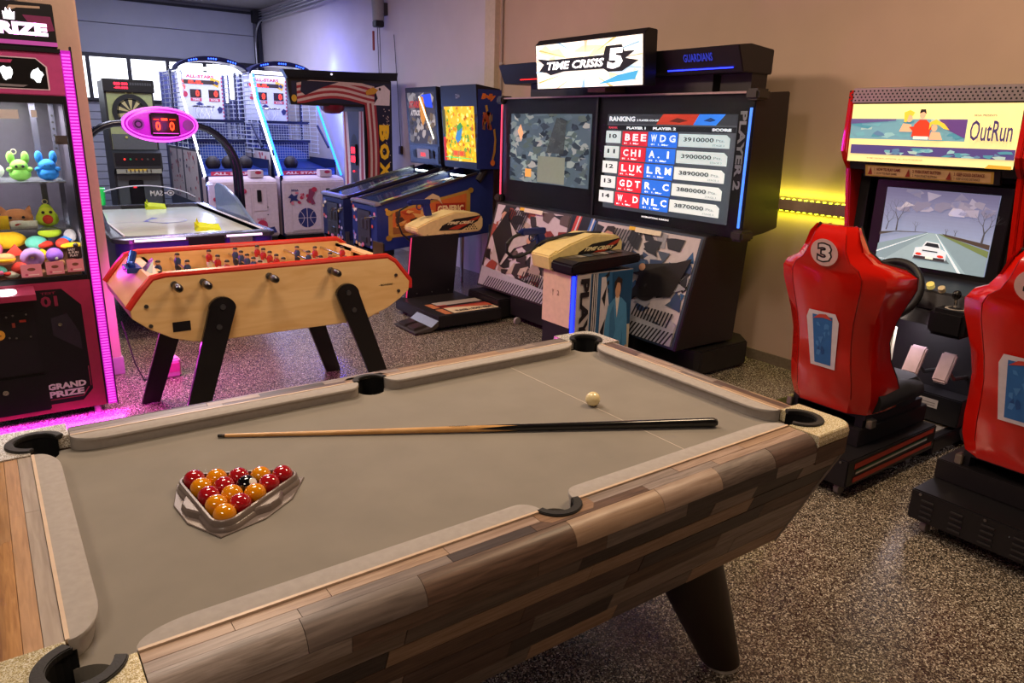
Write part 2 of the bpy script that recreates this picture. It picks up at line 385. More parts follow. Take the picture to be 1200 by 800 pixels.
# planks: four woods in dull and warm tones
tones = [('#998a80', '#77675d'), ('#6f5648', '#4a382e'), ('#4d4240', '#332a28'), ('#ab9484', '#8a7262'), ('#aa8f78', '#8a6e58'), ('#82746c', '#5c504a'), ('#665048', '#46352f'), ('#9c8e86', '#75685f')]
tonesL = [('#b98f66', '#9a734e'), ('#a99a8c', '#8d7e70'), ('#c49462', '#a3744a'), ('#9d8a7a', '#80705f')]
arcpts = [(.062+.043*sin(a), .807+.043*cos(a)) for a in [pi/2*i/5 for i in range(6)]]
rowsP = [([(.005, .850), (.033, .850)], 0), ([(.034, .850), (.061, .850)], 0), (arcpts, 0), ([(.105, .806), (.103, .772)], 0)]
sl = (.105+INS-.13)    # side top d = .100
def sd(z): return .100-(.800-z)*(.100+.028)/.37+.0
zs = [.768, .712, .660, .604, .548, .488, .431]
def plank_profile(mp, prof, s0, s1, mat, lift):
    b = B(); n = len(prof); sec = []
    for i, (d, z) in enumerate(prof):
        pass
    inner = []
    for i, (d, z) in enumerate(prof):
        a = prof[max(i-1, 0)]; c = prof[min(i+1, n-1)]; tx, tz = c[0]-a[0], c[1]-a[1]; l = sqrt(tx*tx+tz*tz)
        nx, nz = -tz/l, tx/l
        if nx*1+nz*.6 < 0: nx, nz = -nx, -nz
        inner.append((d-nx*.006, z-nz*.006)); prof_o = None
        sec.append((d+nx*lift, z+nz*lift))
    loop = sec+inner[::-1]
    b.loft([[(*mp(s0, -d), z) for d, z in loop], [(*mp(s1, -d), z) for d, z in loop]])
    part('plank', b, mat, pt, smooth=len(prof) > 2)
R = random.Random(31)
def split(s0, s1, lo, hi):
    out = []; s = s0
    while s < s1-1e-6:
        l = R.uniform(lo, hi); n_ = s+l
        if s1-n_ < lo*.6: n_ = s1
        out.append((s, n_)); s = n_
    return out
for mp, L, nm in ((near, TL, 0), (far, TL, 1), (left, TW, 2), (right, TW, 3)):
    st = (1, 14, 14) if L == TL else (14, 1, 14)
    for ri, (prof, _) in enumerate(rowsP):
        segs = [(.09, TL/2-.078), (TL/2+.078, TL-.09)] if (L == TL and ri == 0) else [(.09, L-.09)]
        if nm == 2 and ri == 1: segs = [(.09, L-.09)]
        for a, c in segs:
            for s0, s1 in split(a, c, *((.3, .6) if nm == 2 else (.14, .42))):
                tn = (tonesL[(1, 3)[R.randrange(2)]] if ri < 1 else tonesL[(0, 2)[R.randrange(2)]]) if nm == 2 else R.choice(tones if ri else tones[3:])
                plank_profile(mp, prof, s0+.0006, s1-.0006, woodm(tn[0], tn[1], R.choice((6, 9, 13)), st, .42), R.choice((0, .0006, .0003)))
    for k in range(6):
        z1, z0 = zs[k], zs[k+1]; t1, t0 = sd(z1), sd(z0)
        A1, A0 = -t1, -t0
        for s0, s1 in split(-t1, L+t1, .16, .62):
            first, last = abs(s0+t1) < 1e-6, abs(s1-L-t1) < 1e-6
            b_ = B(); g = .0012
            c0 = (-t0 if first else s0+g); c1 = (L+t0 if last else s1-g)
            if c1-c0 < .02: c0 = s0+g
            q = [(*mp(s0+(0 if first else g), -t1), z1-.001), (*mp(s1-(0 if last else g), -t1), z1-.001), (*mp(c1, -t0), z0+.001), (*mp(c0, -t0), z0+.001)]
            lift = R.choice((.0, .0012, .0006))
            nrm = Vec(mp(0, -1))-Vec(mp(0, 0)); nrm = Vec((nrm.x, nrm.y, 0))*lift
            qo = [tuple(Vec(p)+nrm) for p in q]; qi = [tuple(Vec(p)-Vec((mp(0, -1)[0]-mp(0, 0)[0], mp(0, -1)[1]-mp(0, 0)[1], 0))*.008) for p in q]
            b_.loft([qo, qi]); tn = R.choice(tones[:3]+tones[5:7]+tones[1:3]+tones[:1]+tones[4:5])
            part('plank', b_, woodm(tn[0], tn[1], R.choice((5, 8, 12)), st, .5), pt)
# rubber infill at middle pockets on row one
for mp in (near, far):
    q = [(TL/2-.078, -.033), (TL/2-.078, -.004)]+[(TL/2+.050*cos(a), .006-.0-.050*sin(a)) for a in [pi-.18-(pi-.36)*(i/12) for i in range(13)][::1]]
    q = [(TL/2-.078, -.033), (TL/2-.078, -.004)]+[(TL/2+.05*cos(a), .004+.05*sin(a)) for a in [pi+.16+(pi-.32)*i/12 for i in range(13)]]+[(TL/2+.078, -.004), (TL/2+.078, -.033), (TL/2+.06, -.052), (TL/2-.06, -.052)]
    secs = [[(*mp(s, d), z) for s, d in q] for z in (.78, .8506)]
    part('pocket_surround', B().loft(secs), woodm('#93745c', '#75583f', 9, (1, 14, 14), .45), pt)
    # horseshoe rubber
    o_ = [(TL/2+.062*cos(a), .010+.060*sin(a)) for a in [pi+.12+(pi-.24)*i/14 for i in range(15)]]
    i_ = [(TL/2+.042*cos(a), .012+.042*sin(a)) for a in [pi+.12+(pi-.24)*i/14 for i in range(15)]][::-1]
    part('pocket_ring', B().loft([[(*mp(s, d), z) for s, d in o_+i_] for z in (.846, .8565)]), RUBBER, pt, bevel=.002)
    b = B(); rg = lambda z, a0, a1, n: [(*mp(TL/2+.046*cos(a0+(a1-a0)*i/n), .006+.046*sin(a0+(a1-a0)*i/n)), z) for i in range(n+1)]
    n = 20
    vs = rg(.70, 0, 2*pi*(1-1/24), 23)+rg(.79, 0, 2*pi*(1-1/24), 23); b.add(vs, [(i, (i+1) % 24, 24+(i+1) % 24, 24+i) for i in range(24)]+[tuple(range(24))])
    vs = rg(.785, pi-.1, 2*pi+.1, 14)+rg(.8505, pi-.1, 2*pi+.1, 14); b.add(vs, [(i, i+1, 15+i+1, 15+i) for i in range(14)])
    part('pocket_liner', b, M('#050506', .8), pt)
m_gl = speckle('glitter', [(0, '#8d8478'), (.3, '#d0c8bc'), (.6, '#f0ece4'), (.85, '#b0a48c')], 520, .22, .35)
m_glg = speckle('glitter_gold', [(0, '#a8986c'), (.3, '#e2d6ac'), (.6, '#fbf6e2'), (.85, '#c8b888')], 620, .22, .35)
for k in range(4):
    ro = .052
    out = [(.088, -.004), (.088, -.106)]+[(-.106+ro-ro*sin(a), -.106+ro-ro*cos(a)) for a in [pi/2*i/8 for i in range(9)]]+[(-.106, .088), (-.004, .088)]
    hole = [(HC+.054*cos(a), HC+.054*sin(a)) for a in [pi/2+.28+(pi+.0+pi/2-.56)*i/22 for i in range(23)]]
    poly = out+hole
    full = [(.088, -.004), (.088, -.106)]+[(-.106+ro-ro*sin(a), -.106+ro-ro*cos(a)) for a in [pi/2*i/8 for i in range(9)]]+[(-.106, .088), (-.004, .088)]
    def sc(q, s_): return [(HC+(a-HC)*s_ if (a < -.05 or c < -.05) and a < .08 else a, HC+(c-HC)*s_ if (a < -.05 or c < -.05) and c < .08 else c) for a, c in q]
    def W3(q, z): return [(*mapc(k, a, c), z) for a, c in q]
    b = B()
    o1, o2 = out, sc(out, .93)
    b.loft([W3(sc(out, .97)+hole, .818), W3(o1+hole, .822), W3(o1+hole, .836), W3(sc(out, .965)+hole, .850), W3(o2+hole, .8535)])
    cst = part('corner_casting', b, m_gl if k in (2, 3) else m_glg, pt, label='glittering metal corner cap')
    b = B().loft([W3(sc(out, .985)+hole, .765), W3(sc(out, .99)+hole, .8175)]); part('corner_block', b, woodm('#6f5648', '#4a382e', 9, (1, 14, 14), .5), pt)
    o_ = [(HC+.068*cos(a), HC+.068*sin(a)) for a in [pi/2+.25+(1.5*pi-.5)*i/24 for i in range(25)]]
    i_ = [(HC+.047*cos(a), HC+.047*sin(a)) for a in [pi/2+.10+(1.5*pi-.2)*i/24 for i in range(25)]][::-1]
    part('pocket_ring', B().loft([W3(o_+i_, .846), W3(o_+i_, .8595)]), RUBBER, pt, bevel=.002)
    b = B(); rg = lambda z, a0, a1, n: [(*mapc(k, HC+.051*cos(a0+(a1-a0)*i/n), HC+.051*sin(a0+(a1-a0)*i/n)), z) for i in range(n+1)]
    vs = rg(.70, 0, 2*pi*(1-1/24), 23)+rg(.79, 0, 2*pi*(1-1/24), 23); b.add(vs, [(i, (i+1) % 24, 24+(i+1) % 24, 24+i) for i in range(24)]+[tuple(range(24))])
    vs = rg(.785, pi/2-.0, 2*pi+.0, 20)+rg(.8505, pi/2-.0, 2*pi+.0, 20); b.add(vs, [(i, i+1, 21+i+1, 21+i) for i in range(20)])
    part('pocket_liner', b, M('#050506', .8), pt)
    # metal edge strip down the cabinet corner
    p1, p0 = mapc(k, -sd(.765), -sd(.765)), mapc(k, -sd(.432), -sd(.432))
    part('corner_strip', B().tube([(*p1, .765), (*p0, .432)], .0055, 6), M('#8a8078', .35, .8), pt)
    # tapered leg with levelling foot
    f, t_ = mapc(k, .175, .06), mapc(k, .335, .15)
    s = [(.0, .062), (.02, .066), (.025, .066)]
    F, T_ = Vec((*f, 0)), Vec((*t_, .45))
    lg = part('leg', B().loft([B().ring(F.lerp(T_, t), (0, 0, 1), r, 22) for t, r in ((.06, .066), (.5, .095), (1, .122))]), M('#24160f', .4), pt, True)
    part('leg_foot', B().loft([B().ring(F.lerp(T_, t), (0, 0, 1), r, 22) for t, r in ((0, .050), (.012, .056), (.045, .056), (.06, .064))]), M('#dcd8d2', .3, .6), lg, True)
# balls
BR = .0254
m_r, m_y, m_k, m_w = M('#a5141c', .07, coat=1, noise=.01), M('#e08a06', .07, coat=1, noise=.01), M('#08080a', .07, coat=1, noise=.01), M('#e6d3a0', .08, coat=1, noise=.01)
ang = radians(-25.2); e1 = Vec((cos(ang), sin(ang), 0)); e2 = Vec((sin(ang), -cos(ang), 0)); A0 = Vec((.309, .588, BZ+BR+.0008))
e2 = Vec((e1.y, -e1.x, 0))
ord_ = ['RYRYR', 'YRKR', 'RYY', 'YR', 'Y']
rown = ['back row', 'second row', 'middle row', 'fourth row', 'front tip']
posn = [['leftmost', 'second from left', 'centre', 'second from right', 'rightmost'], ['leftmost', 'second from left', '', 'rightmost'], ['left end', 'centre', 'right end'], ['left', 'right'], ['']]
cn = {'R': 'red', 'Y': 'yellow'}
for r_, row in enumerate(ord_):
    for c_, ch in enumerate(row):
        p = A0+e1*(c_+.5*r_)*.0512+e2*r_*.0446
        lb = 'glossy black pool ball with white number spot inside the triangle rack' if ch == 'K' else ('glossy yellow pool ball at the front tip of the triangle' if r_ == 4 else 'glossy %s pool ball, %s in the %s of the rack' % (cn[ch], posn[r_][c_], rown[r_]))
        o = solo('pool_ball', B().sph(p, BR, 32, 20), {'R': m_r, 'Y': m_y, 'K': m_k}[ch], lb, 'ball', tuple(p), 'pool balls in the triangle rack', True)
        if ch == 'K':
            q = B(); d = (Vec((.52, -.72, .62))).normalized(); cc = p+d*BR*.90
            o2 = part('number_spot', B().lathe(cc, d, [(0, .011), (.0022, .0095), (.0031, .004), (.0032, .0002)], 16), M('#e6e2d8', .15, coat=1), o, True)
            o2.location = (0, 0, 0)
pc = Vec((1.513, .498, BZ+.0243)); solo('cue_ball', B().sph(pc, .0243, 36, 22), m_w, 'cream white cue ball alone on the grey cloth', 'ball', tuple(pc), None, True)
# triangle rack
m_rack = M('#6f625c', .35, noise=.03, coat=.2)
V0 = A0.copy(); V0.z = 0; V1 = V0+e1*4*.0512; V2 = V0+e1*2*.0512+e2*4*.0446; CT = (V0+V1+V2)/3
def off_tri(d, n=6, rad=None):
    rad = BR*.75 if rad is None else rad; out = []; P = [V0, V1, V2]
    for i in range(3):
        p, a, c = P[i], P[i-1], P[(i+1) % 3]
        n1 = ((p-a).cross(Vec((0, 0, 1)))).normalized(); n2 = ((c-p).cross(Vec((0, 0, 1)))).normalized()
        if n1.dot(p-CT) < 0: n1 = -n1
        if n2.dot(p-CT) < 0: n2 = -n2
        a1, a2 = atan2(n1.y, n1.x), atan2(n2.y, n2.x); dd = (a2-a1+pi) % (2*pi)-pi
        out += [(p.x+d*cos(a1+dd*j/n), p.y+d*sin(a1+dd*j/n)) for j in range(n+1)]
    return out
b = B(); secs = []
T3 = lambda d, z: [(x_, y_, z) for x_, y_ in off_tri(d)]
loop = [T3(.0275, BZ+.004), T3(.0275, BZ+.029), T3(.0325, BZ+.029), T3(.035, BZ+.026), T3(.0355, BZ+.016), T3(.0385, BZ+.014), T3(.0415, BZ+.0045), T3(.0415, BZ+.001), T3(.0275, BZ+.001), T3(.0275, BZ+.004)]
b.loft(loop, caps=False)
rk = thing('triangle_rack', 'grey plastic triangle rack holding the fifteen balls', 'rack', (CT.x, CT.y, BZ))
part('frame', b, m_rack, rk, True)
def bulge(fr, lo, z, base):
    out = []; P = [V0, V1, V2]
    for i in range(3):
        p, c = P[i], P[(i+1) % 3]; nn = (c-p).cross(Vec((0, 0, 1))).normalized()
        if nn.dot(p-CT) < 0: nn = -nn
        k = 1 if i else .25
        for t, d in fr: q = p.lerp(c, t)+nn*(base+(d-base)*k); out.append((q.x, q.y, z))
    return out
fl = [(-.12, .036), (.12, .046), (.36, .068), (.64, .068), (.88, .046), (1.12, .036)]
# flange and grips per side (kept outside the ball area)
P = [V0, V1, V2]
for i in range(3):
    p, c = P[i], P[(i+1) % 3]; nn = (c-p).cross(Vec((0, 0, 1))).normalized()
    if nn.dot(p-CT) < 0: nn = -nn
    k = 1 if i else .2
    def pp(t, d, z): q = p.lerp(c, t)+nn*d; return (q.x, q.y, z)
    fr = [(-.16, .040), (.10, .040+.006*k), (.34, .040+.026*k), (.66, .040+.026*k), (.90, .040+.006*k), (1.16, .040)]
    def ring_(z, g=0): return [pp(t, d-g, z) for t, d in fr]+[pp(1.02, .030, z), pp(-.02, .030, z)]
    if i:
        def rg_(z, g): return [pp(.22+g, .037, z), pp(.40+g*.6, .058-g*.06, z), pp(.60-g*.6, .058-g*.06, z), pp(.78-g, .037, z), pp(.78-g, .033, z), pp(.22+g, .033, z)]
        part('grip', B().loft([rg_(BZ+.003, 0), rg_(BZ+.017, .03), rg_(BZ+.021, .06)]), m_rack, rk)
hexp = []
for i in range(3):
    p, c = P[i], P[(i+1) % 3]; nn = (c-p).cross(Vec((0, 0, 1))).normalized()
    if nn.dot(p-CT) < 0: nn = -nn
    o_ = (p-CT).normalized()*.056; hexp.append(((p+o_).x, (p+o_).y))
    for t in ((.26, .74) if i else (.2, .8)):
        q = p.lerp(c, t)+nn*(.066 if i else .043); hexp.append((q.x, q.y))
def rayhit(poly, an):
    d = (cos(an), sin(an)); best = 0
    for a_, b_ in zip(poly, poly[1:]+poly[:1]):
        ax_, ay_ = a_[0]-CT.x, a_[1]-CT.y; ex, ey = b_[0]-a_[0], b_[1]-a_[1]; den = d[0]*ey-d[1]*ex
        if abs(den) < 1e-12: continue
        t = (ax_*ey-ay_*ex)/den; u = (ax_*d[1]-ay_*d[0])/den
        if t > 0 and -1e-6 <= u <= 1+1e-6: best = max(best, t)
    return best
itri = off_tri(.036); angs = sorted([2*pi*i/72 for i in range(72)]+[atan2(y_-CT.y, x_-CT.x) % (2*pi) for x_, y_ in hexp])
def lp(poly, z, g=0): return [(CT.x+(rayhit(poly, a_)-g)*cos(a_), CT.y+(rayhit(poly, a_)-g)*sin(a_), z) for a_ in angs]
part('flange', B().loft([lp(itri, BZ+.0008), lp(hexp, BZ+.0008), lp(hexp, BZ+.003), lp(hexp, BZ+.0045, .002), lp(itri, BZ+.0045), lp(itri, BZ+.0008)], caps=False), m_rack, rk)
# cue
c0, c1 = Vec((.435, .873, BZ+.0065)), Vec((1.716, .166, BZ+.0155)); dc = (c1-c0); Lc = dc.length; dn = dc.normalized()
cue = thing('pool_cue', 'two-tone wooden pool cue with black butt lying across the cloth', 'cue', tuple(c0.lerp(c1, .5)))
rr = lambda t: .0052+.0092*t
part('shaft', B().lathe(c0, dn, [(.012, rr(0)), (Lc*.3, rr(.3)), (Lc*.585, rr(.585))], 20), woodm('#d2a264', '#b98648', 5, (1, 6, 6), .3), cue, True)
part('butt', B().lathe(c0, dn, [(Lc*.585, rr(.585)), (Lc*.8, rr(.8)), (Lc*.995, rr(1)), (Lc, rr(1)*.9)], 20), M('#0b0b0c', .2, coat=.5), cue, True, label='black lacquered butt')
part('tip', B().lathe(c0, dn, [(0, .004), (.003, .005), (.012, .0052)], 14), M('#1a1614', .6), cue, True)
part('ferrule', B().lathe(c0, dn, [(.0115, .0054), (.02, .0054)], 14), M('#3b2a1c', .4), cue, True)
part('bumper', B().lathe(c1, dn, [(0, .011), (.006, .0105), (.008, .007)], 16), RUBBER, cue, True)
side = dn.cross(Vec((0, 0, 1))).normalized(); up = side.cross(dn).normalized()
for a_ in (20, 110, 200, 290):
    a = radians(a_); secs = []
    for t, w in ((.50, .03), (.53, .35), (.56, .6), (.588, .78)):
        r = rr(t)+.0004; c = c0+dn*(Lc*t)
        secs.append([tuple(c+r*(cos(a+s)*side+sin(a+s)*up)) for s in (-w, -w/2, 0, w/2, w)]+[tuple(c+(r-.003)*(cos(a+s)*side+sin(a+s)*up)) for s in (w, 0, -w)])
    part('splice', B().loft(secs), M('#0b0b0c', .2, coat=.5), cue)
a_ = Art(c0+dn*(Lc*.445)+up*(rr(.45)+.0003)-side*.004, dn*.055, -side*.008*-1, None, .0002)
a_.u = dn*.055; a_.v = -side*.008 if (-side).y > 0 else side*.008; a_.n = up
a_.o = c0+dn*(Lc*.445)+up*(rr(.45)+.0006)-a_.v*.5
a_.T(M('#2c2018', .6), 'ATLANTA', 0, .35, 1, 1).R(M('#2c2018', .6), .2, .05, .8, .15); a_.done('maker_mark', cue)
# ---------------- prize (crane) machine ----------------
PX0, PX1, PY, PD = -.55, .472, 3.5, .64
cm = thing('prize_machine', 'crimson and black prize vending machine with magenta light strip by the pillar', 'prize machine', ((PX0+PX1)/2, PY+PD/2, 0))
m_crim, m_pink, m_black = M('#a02c50', .4), M('#cc4a8c', .4), M('#131016', .35)
b = B().box((PX0, PY, .05), (PX1-.05, PY+PD, .80)); part('base_cabinet', b, m_black, cm, bevel=.004)
a = Art((PX0, PY-.001, .05), (PX1-.06-PX0, 0, 0), (0, 0, .75), m_crim, .0008)
W_, H_ = PX1-.06-PX0, .75
fx = lambda x: (x-PX0)/W_
fz = lambda z: (z-.05)/.75
a.P(m_black, [(fx(-.5), fz(.10)), (fx(.30), fz(.10)), (fx(.355), fz(.16)), (fx(.355), fz(.66)), (fx(.27), fz(.76)), (fx(-.5), fz(.76))])
a.P(m_crim, [(fx(.345), fz(.18)), (fx(.349), fz(.18)), (fx(.349), fz(.30)), (fx(.345), fz(.30))])
a.P(m_crim, [(fx(.1), fz(.125)), (fx(.305), fz(.125)), (fx(.340), fz(.175)), (fx(.334), fz(.178)), (fx(.302), fz(.130)), (fx(.1), fz(.130))])
a.P(M('#2b2430', .4), [(fx(.20), fz(.60)), (fx(.28), fz(.62)), (fx(.33), fz(.50)), (fx(.33), fz(.40)), (fx(.20), fz(.5))])
m_wt = M('#d9cfd2', .5)
a.T(m_wt, 'GRAND', fx(.135), fz(.185), fx(.325), fz(.222), .05).T(m_wt, 'PRIZE', fx(.135), fz(.14), fx(.31), fz(.177), .05)
a.T(M('#7c1c3c', .5), '01', fx(.165), fz(.665), fx(.245), fz(.725), .04).T(M('#7c1c3c', .5), 'TEST', fx(.17), fz(.735), fx(.24), fz(.748), .03)
a.done('front_print', cm)
# coin and prize doors
d = part('coin_door', B().box((-.42, PY-.018, .30), (.125, PY, .72)), M('#19141c', .35), cm, bevel=.006)
part('coin_plate', B().box((-.02, PY-.022, .50), (.10, PY-.017, .66)), M('#120f14', .4), d, bevel=.002)
part('price_sticker', B().cyl((-.045, PY-.022, .54), (-.045, PY-.019, .54), .028, n=24), M('#d29a35', .5), d)
a = Art((-.045-.018, PY-.0226, .54-.014), (.036, 0, 0), (0, 0, .028), None).T(M('#2a1c10', .5), '2.-', 0, .1, .8, .9, .03); a.done('price_print', d)
part('coin_slot', B().box((.055, PY-.026, .600), (.085, PY-.021, .612)), M('#b23a2c', .4), d); part('coin_return', B().box((.02, PY-.026, .575), (.034, PY-.021, .60)), M('#8a3a2c', .4), d)
for x, z in ((.0, .635), (.03, .64), (.0, .52), (.03, .515), (.09, .64), (.095, .515), (-.1, .50)): part('screw', B().cyl((x, PY-.027, z), (x, PY-.02, z), .005, n=8), STEEL, d)
part('prize_door', B().box((-.30, PY-.014, .075), (.14, PY, .29)), M('#100d12', .3), cm, bevel=.006)
part('door_lock', B().cyl((-.06, PY-.024, .215), (-.06, PY-.01, .215), .014, n=16), CHROME, cm)
part('door_lock', B().cyl((.24, PY-.012, .56), (.24, PY, .56), .010, n=16), CHROME, cm)
part('lit_button', B().cyl((.02, PY-.07, .765), (.02, PY-.07, .787), .05, .042, n=24), E_('#fff6ff', 3.0), cm)
part('control_shelf', B().prism([(PY-.13, .735), (PY-.13, .765), (PY, .79), (PY, .735)], 'x', PX0+.08, .145), m_crim, cm)
# window frame and shelves
fr = B()
fr.box((PX0, PY, .80), (PX1-.05, PY+.03, .826)).box((PX0, PY, 1.735), (PX1-.05, PY+.03, 1.775)).box((.405, PY-.004, .80), (PX1-.05+.003, PY+.03, 1.76))
part('window_frame', fr, m_black, cm)
part('glass', B().box((PX0+.02, PY+.008, .826), (.405, PY+.012, 1.735)), GLASS, cm)
part('back_panel', B().box((PX0, PY+PD-.02, .80), (PX1-.05, PY+PD, 1.76)).box((PX1-.07, PY+.03, .80), (PX1-.05, PY+PD, 1.76)).box((PX0, PY+.03, .80), (PX1-.05, PY+PD, .812)), M('#4a4450', .35), cm)
part('side_rail', B().box((.27, PY+.40, .82), (.30, PY+.42, 1.74)).box((.355, PY+.30, .82), (.38, PY+.32, 1.74)), M('#5c5a68', .3, .6), cm)
b = B()
for k in range(6): b.cyl((.368, PY+.296, 1.50+.035*k), (.368, PY+.302, 1.50+.035*k), .006, n=8)
part('rail_holes', b, BLACKM, cm)
part('lock', B().box((.345, PY-.010, 1.53), (.40, PY+.01, 1.575)).cyl((.365, PY-.02, 1.553), (.365, PY-.01, 1.553), .012, n=14), M('#6c6466', .35, .7), cm)
for z in (1.335, 1.085):
    s = part('shelf', B().box((PX0+.03, PY+.05, z-.008), (.37, PY+.42, z)), M('#b8b4b8', .1, trans=.6), cm)
    part('shelf_lip', B().box((PX0+.03, PY+.048, z-.008), (.37, PY+.053, z+.06)), GLASS, s)
part('notice', B().box((.11, PY+.004, 1.655), (.20, PY+.007, 1.70)), M('#e4dde0', .5), cm)
part('notice', B().box((.255, PY+.004, 1.665), (.28, PY+.007, 1.70)), M('#e4dde0', .5), cm)
# instruction stickers bottom right
for i, (x0, x1) in enumerate(((.10, .195), (.215, .30), (.315, .395))):
    s = part('instruction_sticker', B().box((x0, PY+.003, .835+.006*i), (x1, PY+.0065, .905+.006*i)), M('#e58fa0', .5), cm, bevel=.001)
    a = Art((x0, PY+.0028, .835+.006*i), (x1-x0, 0, 0), (0, 0, .07)).E(M('#7d4a3a', .5), .5, .6, .2, .12).R(M('#fbd8da', .5), .2, .15, .85, .22).E(M('#c94f70', .5), .25, .2, .08, .09); a.done('sticker_print', s)
s = part('slogan_sticker', B().box((.325, PY+.0005, .925), (.392, PY+.004, .985)), M('#2b1a22', .5), cm, bevel=.001)
a = Art((.33, PY, .93), (.057, 0, 0), (0, 0, .05)).T(m_wt, 'EASY', .0, .68, .62, .95, .04).T(m_wt, '& FUN', .0, .38, .85, .62, .04).T(m_wt, 'PLAY', .1, .05, .8, .3, .04); a.done('sticker_print', s)
strip('prize_case_light', (.0, PY+.16, 1.725), (0, .1, -1), (1, 0, 0), .7, .2, 20, (1, .93, .88))
strip('prize_well_light', (.1, PY+.03, 1.05), (0, 1, -.6), (1, 0, 0), .6, .015, 2.2, (1, .93, .88))
# header display
part('header_box', B().box((PX0, PY-.005, 1.775), (PX1-.05, PY+PD, 1.985)), m_pink, cm, bevel=.004)
a = Art((PX0, PY-.006, 1.78), (PX1-.055-PX0, 0, 0), (0, 0, .2), None, .0008); W2 = PX1-.055-PX0; g = lambda x: (x-PX0)/W2; q = lambda z: (z-1.78)/.2
a.P(M('#f3d8ea', .4), [(g(-.5), q(1.955)), (g(.31), q(1.955)), (g(.355), q(1.915)), (g(.355), q(1.80)), (g(-.5), q(1.80))])
a.P(M('#0b090d', .3), [(g(-.5), q(1.95)), (g(.308), q(1.95)), (g(.348), q(1.912)), (g(.348), q(1.805)), (g(-.5), q(1.805))])
a.P(M('#c8427c', .4), [(g(.06), q(1.94)), (g(.21), q(1.94)), (g(.20), q(1.925)), (g(.08), q(1.925))]).P(M('#8f8890', .4), [(g(.0), q(1.812)), (g(.24), q(1.812)), (g(.26), q(1.822)), (g(.0), q(1.826))])
wl = E_('#f4fbff', 2.4)
for cx, s_ in ((.175, 1), (.308, 1)):
    r_ = random.Random(int(cx*100)); pts = []
    for i in range(14):
        an = 2*pi*i/14; rr_ = .033*r_.uniform(.6, 1.05); pts.append((g(cx+rr_*cos(an)), q(1.875+rr_*1.15*sin(an))))
    a.P(wl, pts)
a.P(wl, [(g(.03), q(1.83)), (g(.1), q(1.845)), (g(.11), q(1.86)), (g(.05), q(1.87))])
a.done('header_print', cm)
part('header_ledge', B().box((PX0, PY-.02, 1.985), (PX1-.05, PY+PD, 2.005)), m_black, cm)
part('sign_box', B().box((PX0, PY-.01, 2.005), (.415, PY+PD-.1, 2.215)), M('#17131a', .35), cm, bevel=.004)
a = Art((PX0, PY-.0112, 2.01), (.415-PX0, 0, 0), (0, 0, .2), None, .0008); W2 = .415-PX0; g = lambda x: (x-PX0)/W2; q = lambda z: (z-2.01)/.2
a.P(M('#8e2f66', .4), [(g(.28), q(2.155)), (g(.40), q(2.155)), (g(.41), q(2.09)), (g(.36), q(2.08)), (g(.30), q(2.12))])
a.P(M('#d8b8a0', .4), [(g(.23), q(2.195)), (g(.36), q(2.20)), (g(.36), q(2.19)), (g(.26), q(2.185)), (g(.24), q(2.175)), (g(.22), q(2.178))])
a.T(E_('#ffd0fa', 1.6), 'PRIZE', g(.112), q(2.06), g(.380), q(2.120), .07).T(E_('#fff0ff', 2.6), 'PRIZE', g(.116), q(2.067), g(.376), q(2.114), .03)
a.P(E_('#fff0ff', 2.6), [(g(.20), q(2.128)), (g(.245), q(2.128)), (g(.25), q(2.165)), (g(.238), q(2.16)), (g(.232), q(2.182)), (g(.224), q(2.165)), (g(.214), q(2.182)), (g(.208), q(2.16)), (g(.198), q(2.165))])
a.R(E_('#a2408c', .8), 0, .02, 1, .12); a.done('sign_print', cm)
# light strip: channel with a column of small diodes
st = part('light_channel', B().box((PX1-.05, PY-.006, .05), (PX1-.004, PY+.04, 2.0)), E_('#b010ac', .8), cm)
b = B(); z = .06
while z < 1.99:
    b.box((PX1-.046, PY-.010, z), (PX1-.009, PY-.005, z+.008)); z += .0165
o = part('light_diode', b, E_('#ee58e6', 1.0), st); o['kind'] = 'stuff'
part('corner_edge', B().box((PX1-.004, PY-.008, .04), (PX1+.002, PY+.05, 2.02)), m_black, cm)
part('foot', B().cyl((.37, PY+.06, 0), (.37, PY+.06, .05), .02, n=12), M('#a68a90', .4), cm)
part('foot', B().cyl((PX0+.08, PY+.06, 0), (PX0+.08, PY+.06, .05), .02, n=12), M('#a68a90', .4), cm)
strip('prize_strip_glow', (PX1+.015, PY+.01, .9), (1, .0, .0), (0, 0, 1), 1.7, .02, 8, (1, .04, .85))
strip('prize_base_glow', (.0, PY-.01, .045), (0, -.6, -1), (1, 0, 0), 1.0, .03, 9, (1, .03, .95))
strip('prize_rear_glow', (PX1+.012, PY+.3, .5), (1, .1, -.35), (0, 0, 1), .9, .03, 18, (1, .05, .85))

# toys inside
ZM = {'blue': '#2f86d8', 'green': '#8fce5a', 'orange': '#c98556', 'white': '#e9dfe2', 'lime': '#b5cc2a', 'yellow': '#f0b81a', 'purple': '#8a55b5', 'lilac': '#b48ad0', 'red': '#c8301f', 'teal': '#5fae98', 'pink': '#e86a90', 'brown': '#7a4a30', 'cream': '#efe0c4'}
def T_(c): return M(ZM[c], .85, noise=.08, scale=60, bump=.3)
dk = M('#1c1418', .3)
def toy(name, label, x, y, z, bodyf, grp, eyes=None, extra=None):
    t = thing(name, label, 'toy', (x, y, z), grp); b = B(); c = bodyf(b, x, y, z); part('body', b, T_(c), t, True)
    if eyes:
        for ex, ez, er in eyes: part('eye', B().sph((x+ex, y-eyes_y(bodyf), z+ez), (er, .004, er), 10, 6), dk, t, True)
    if extra: extra(t, x, y, z)
    return t
def eyes_y(f): return getattr(f, 'ey', .045)
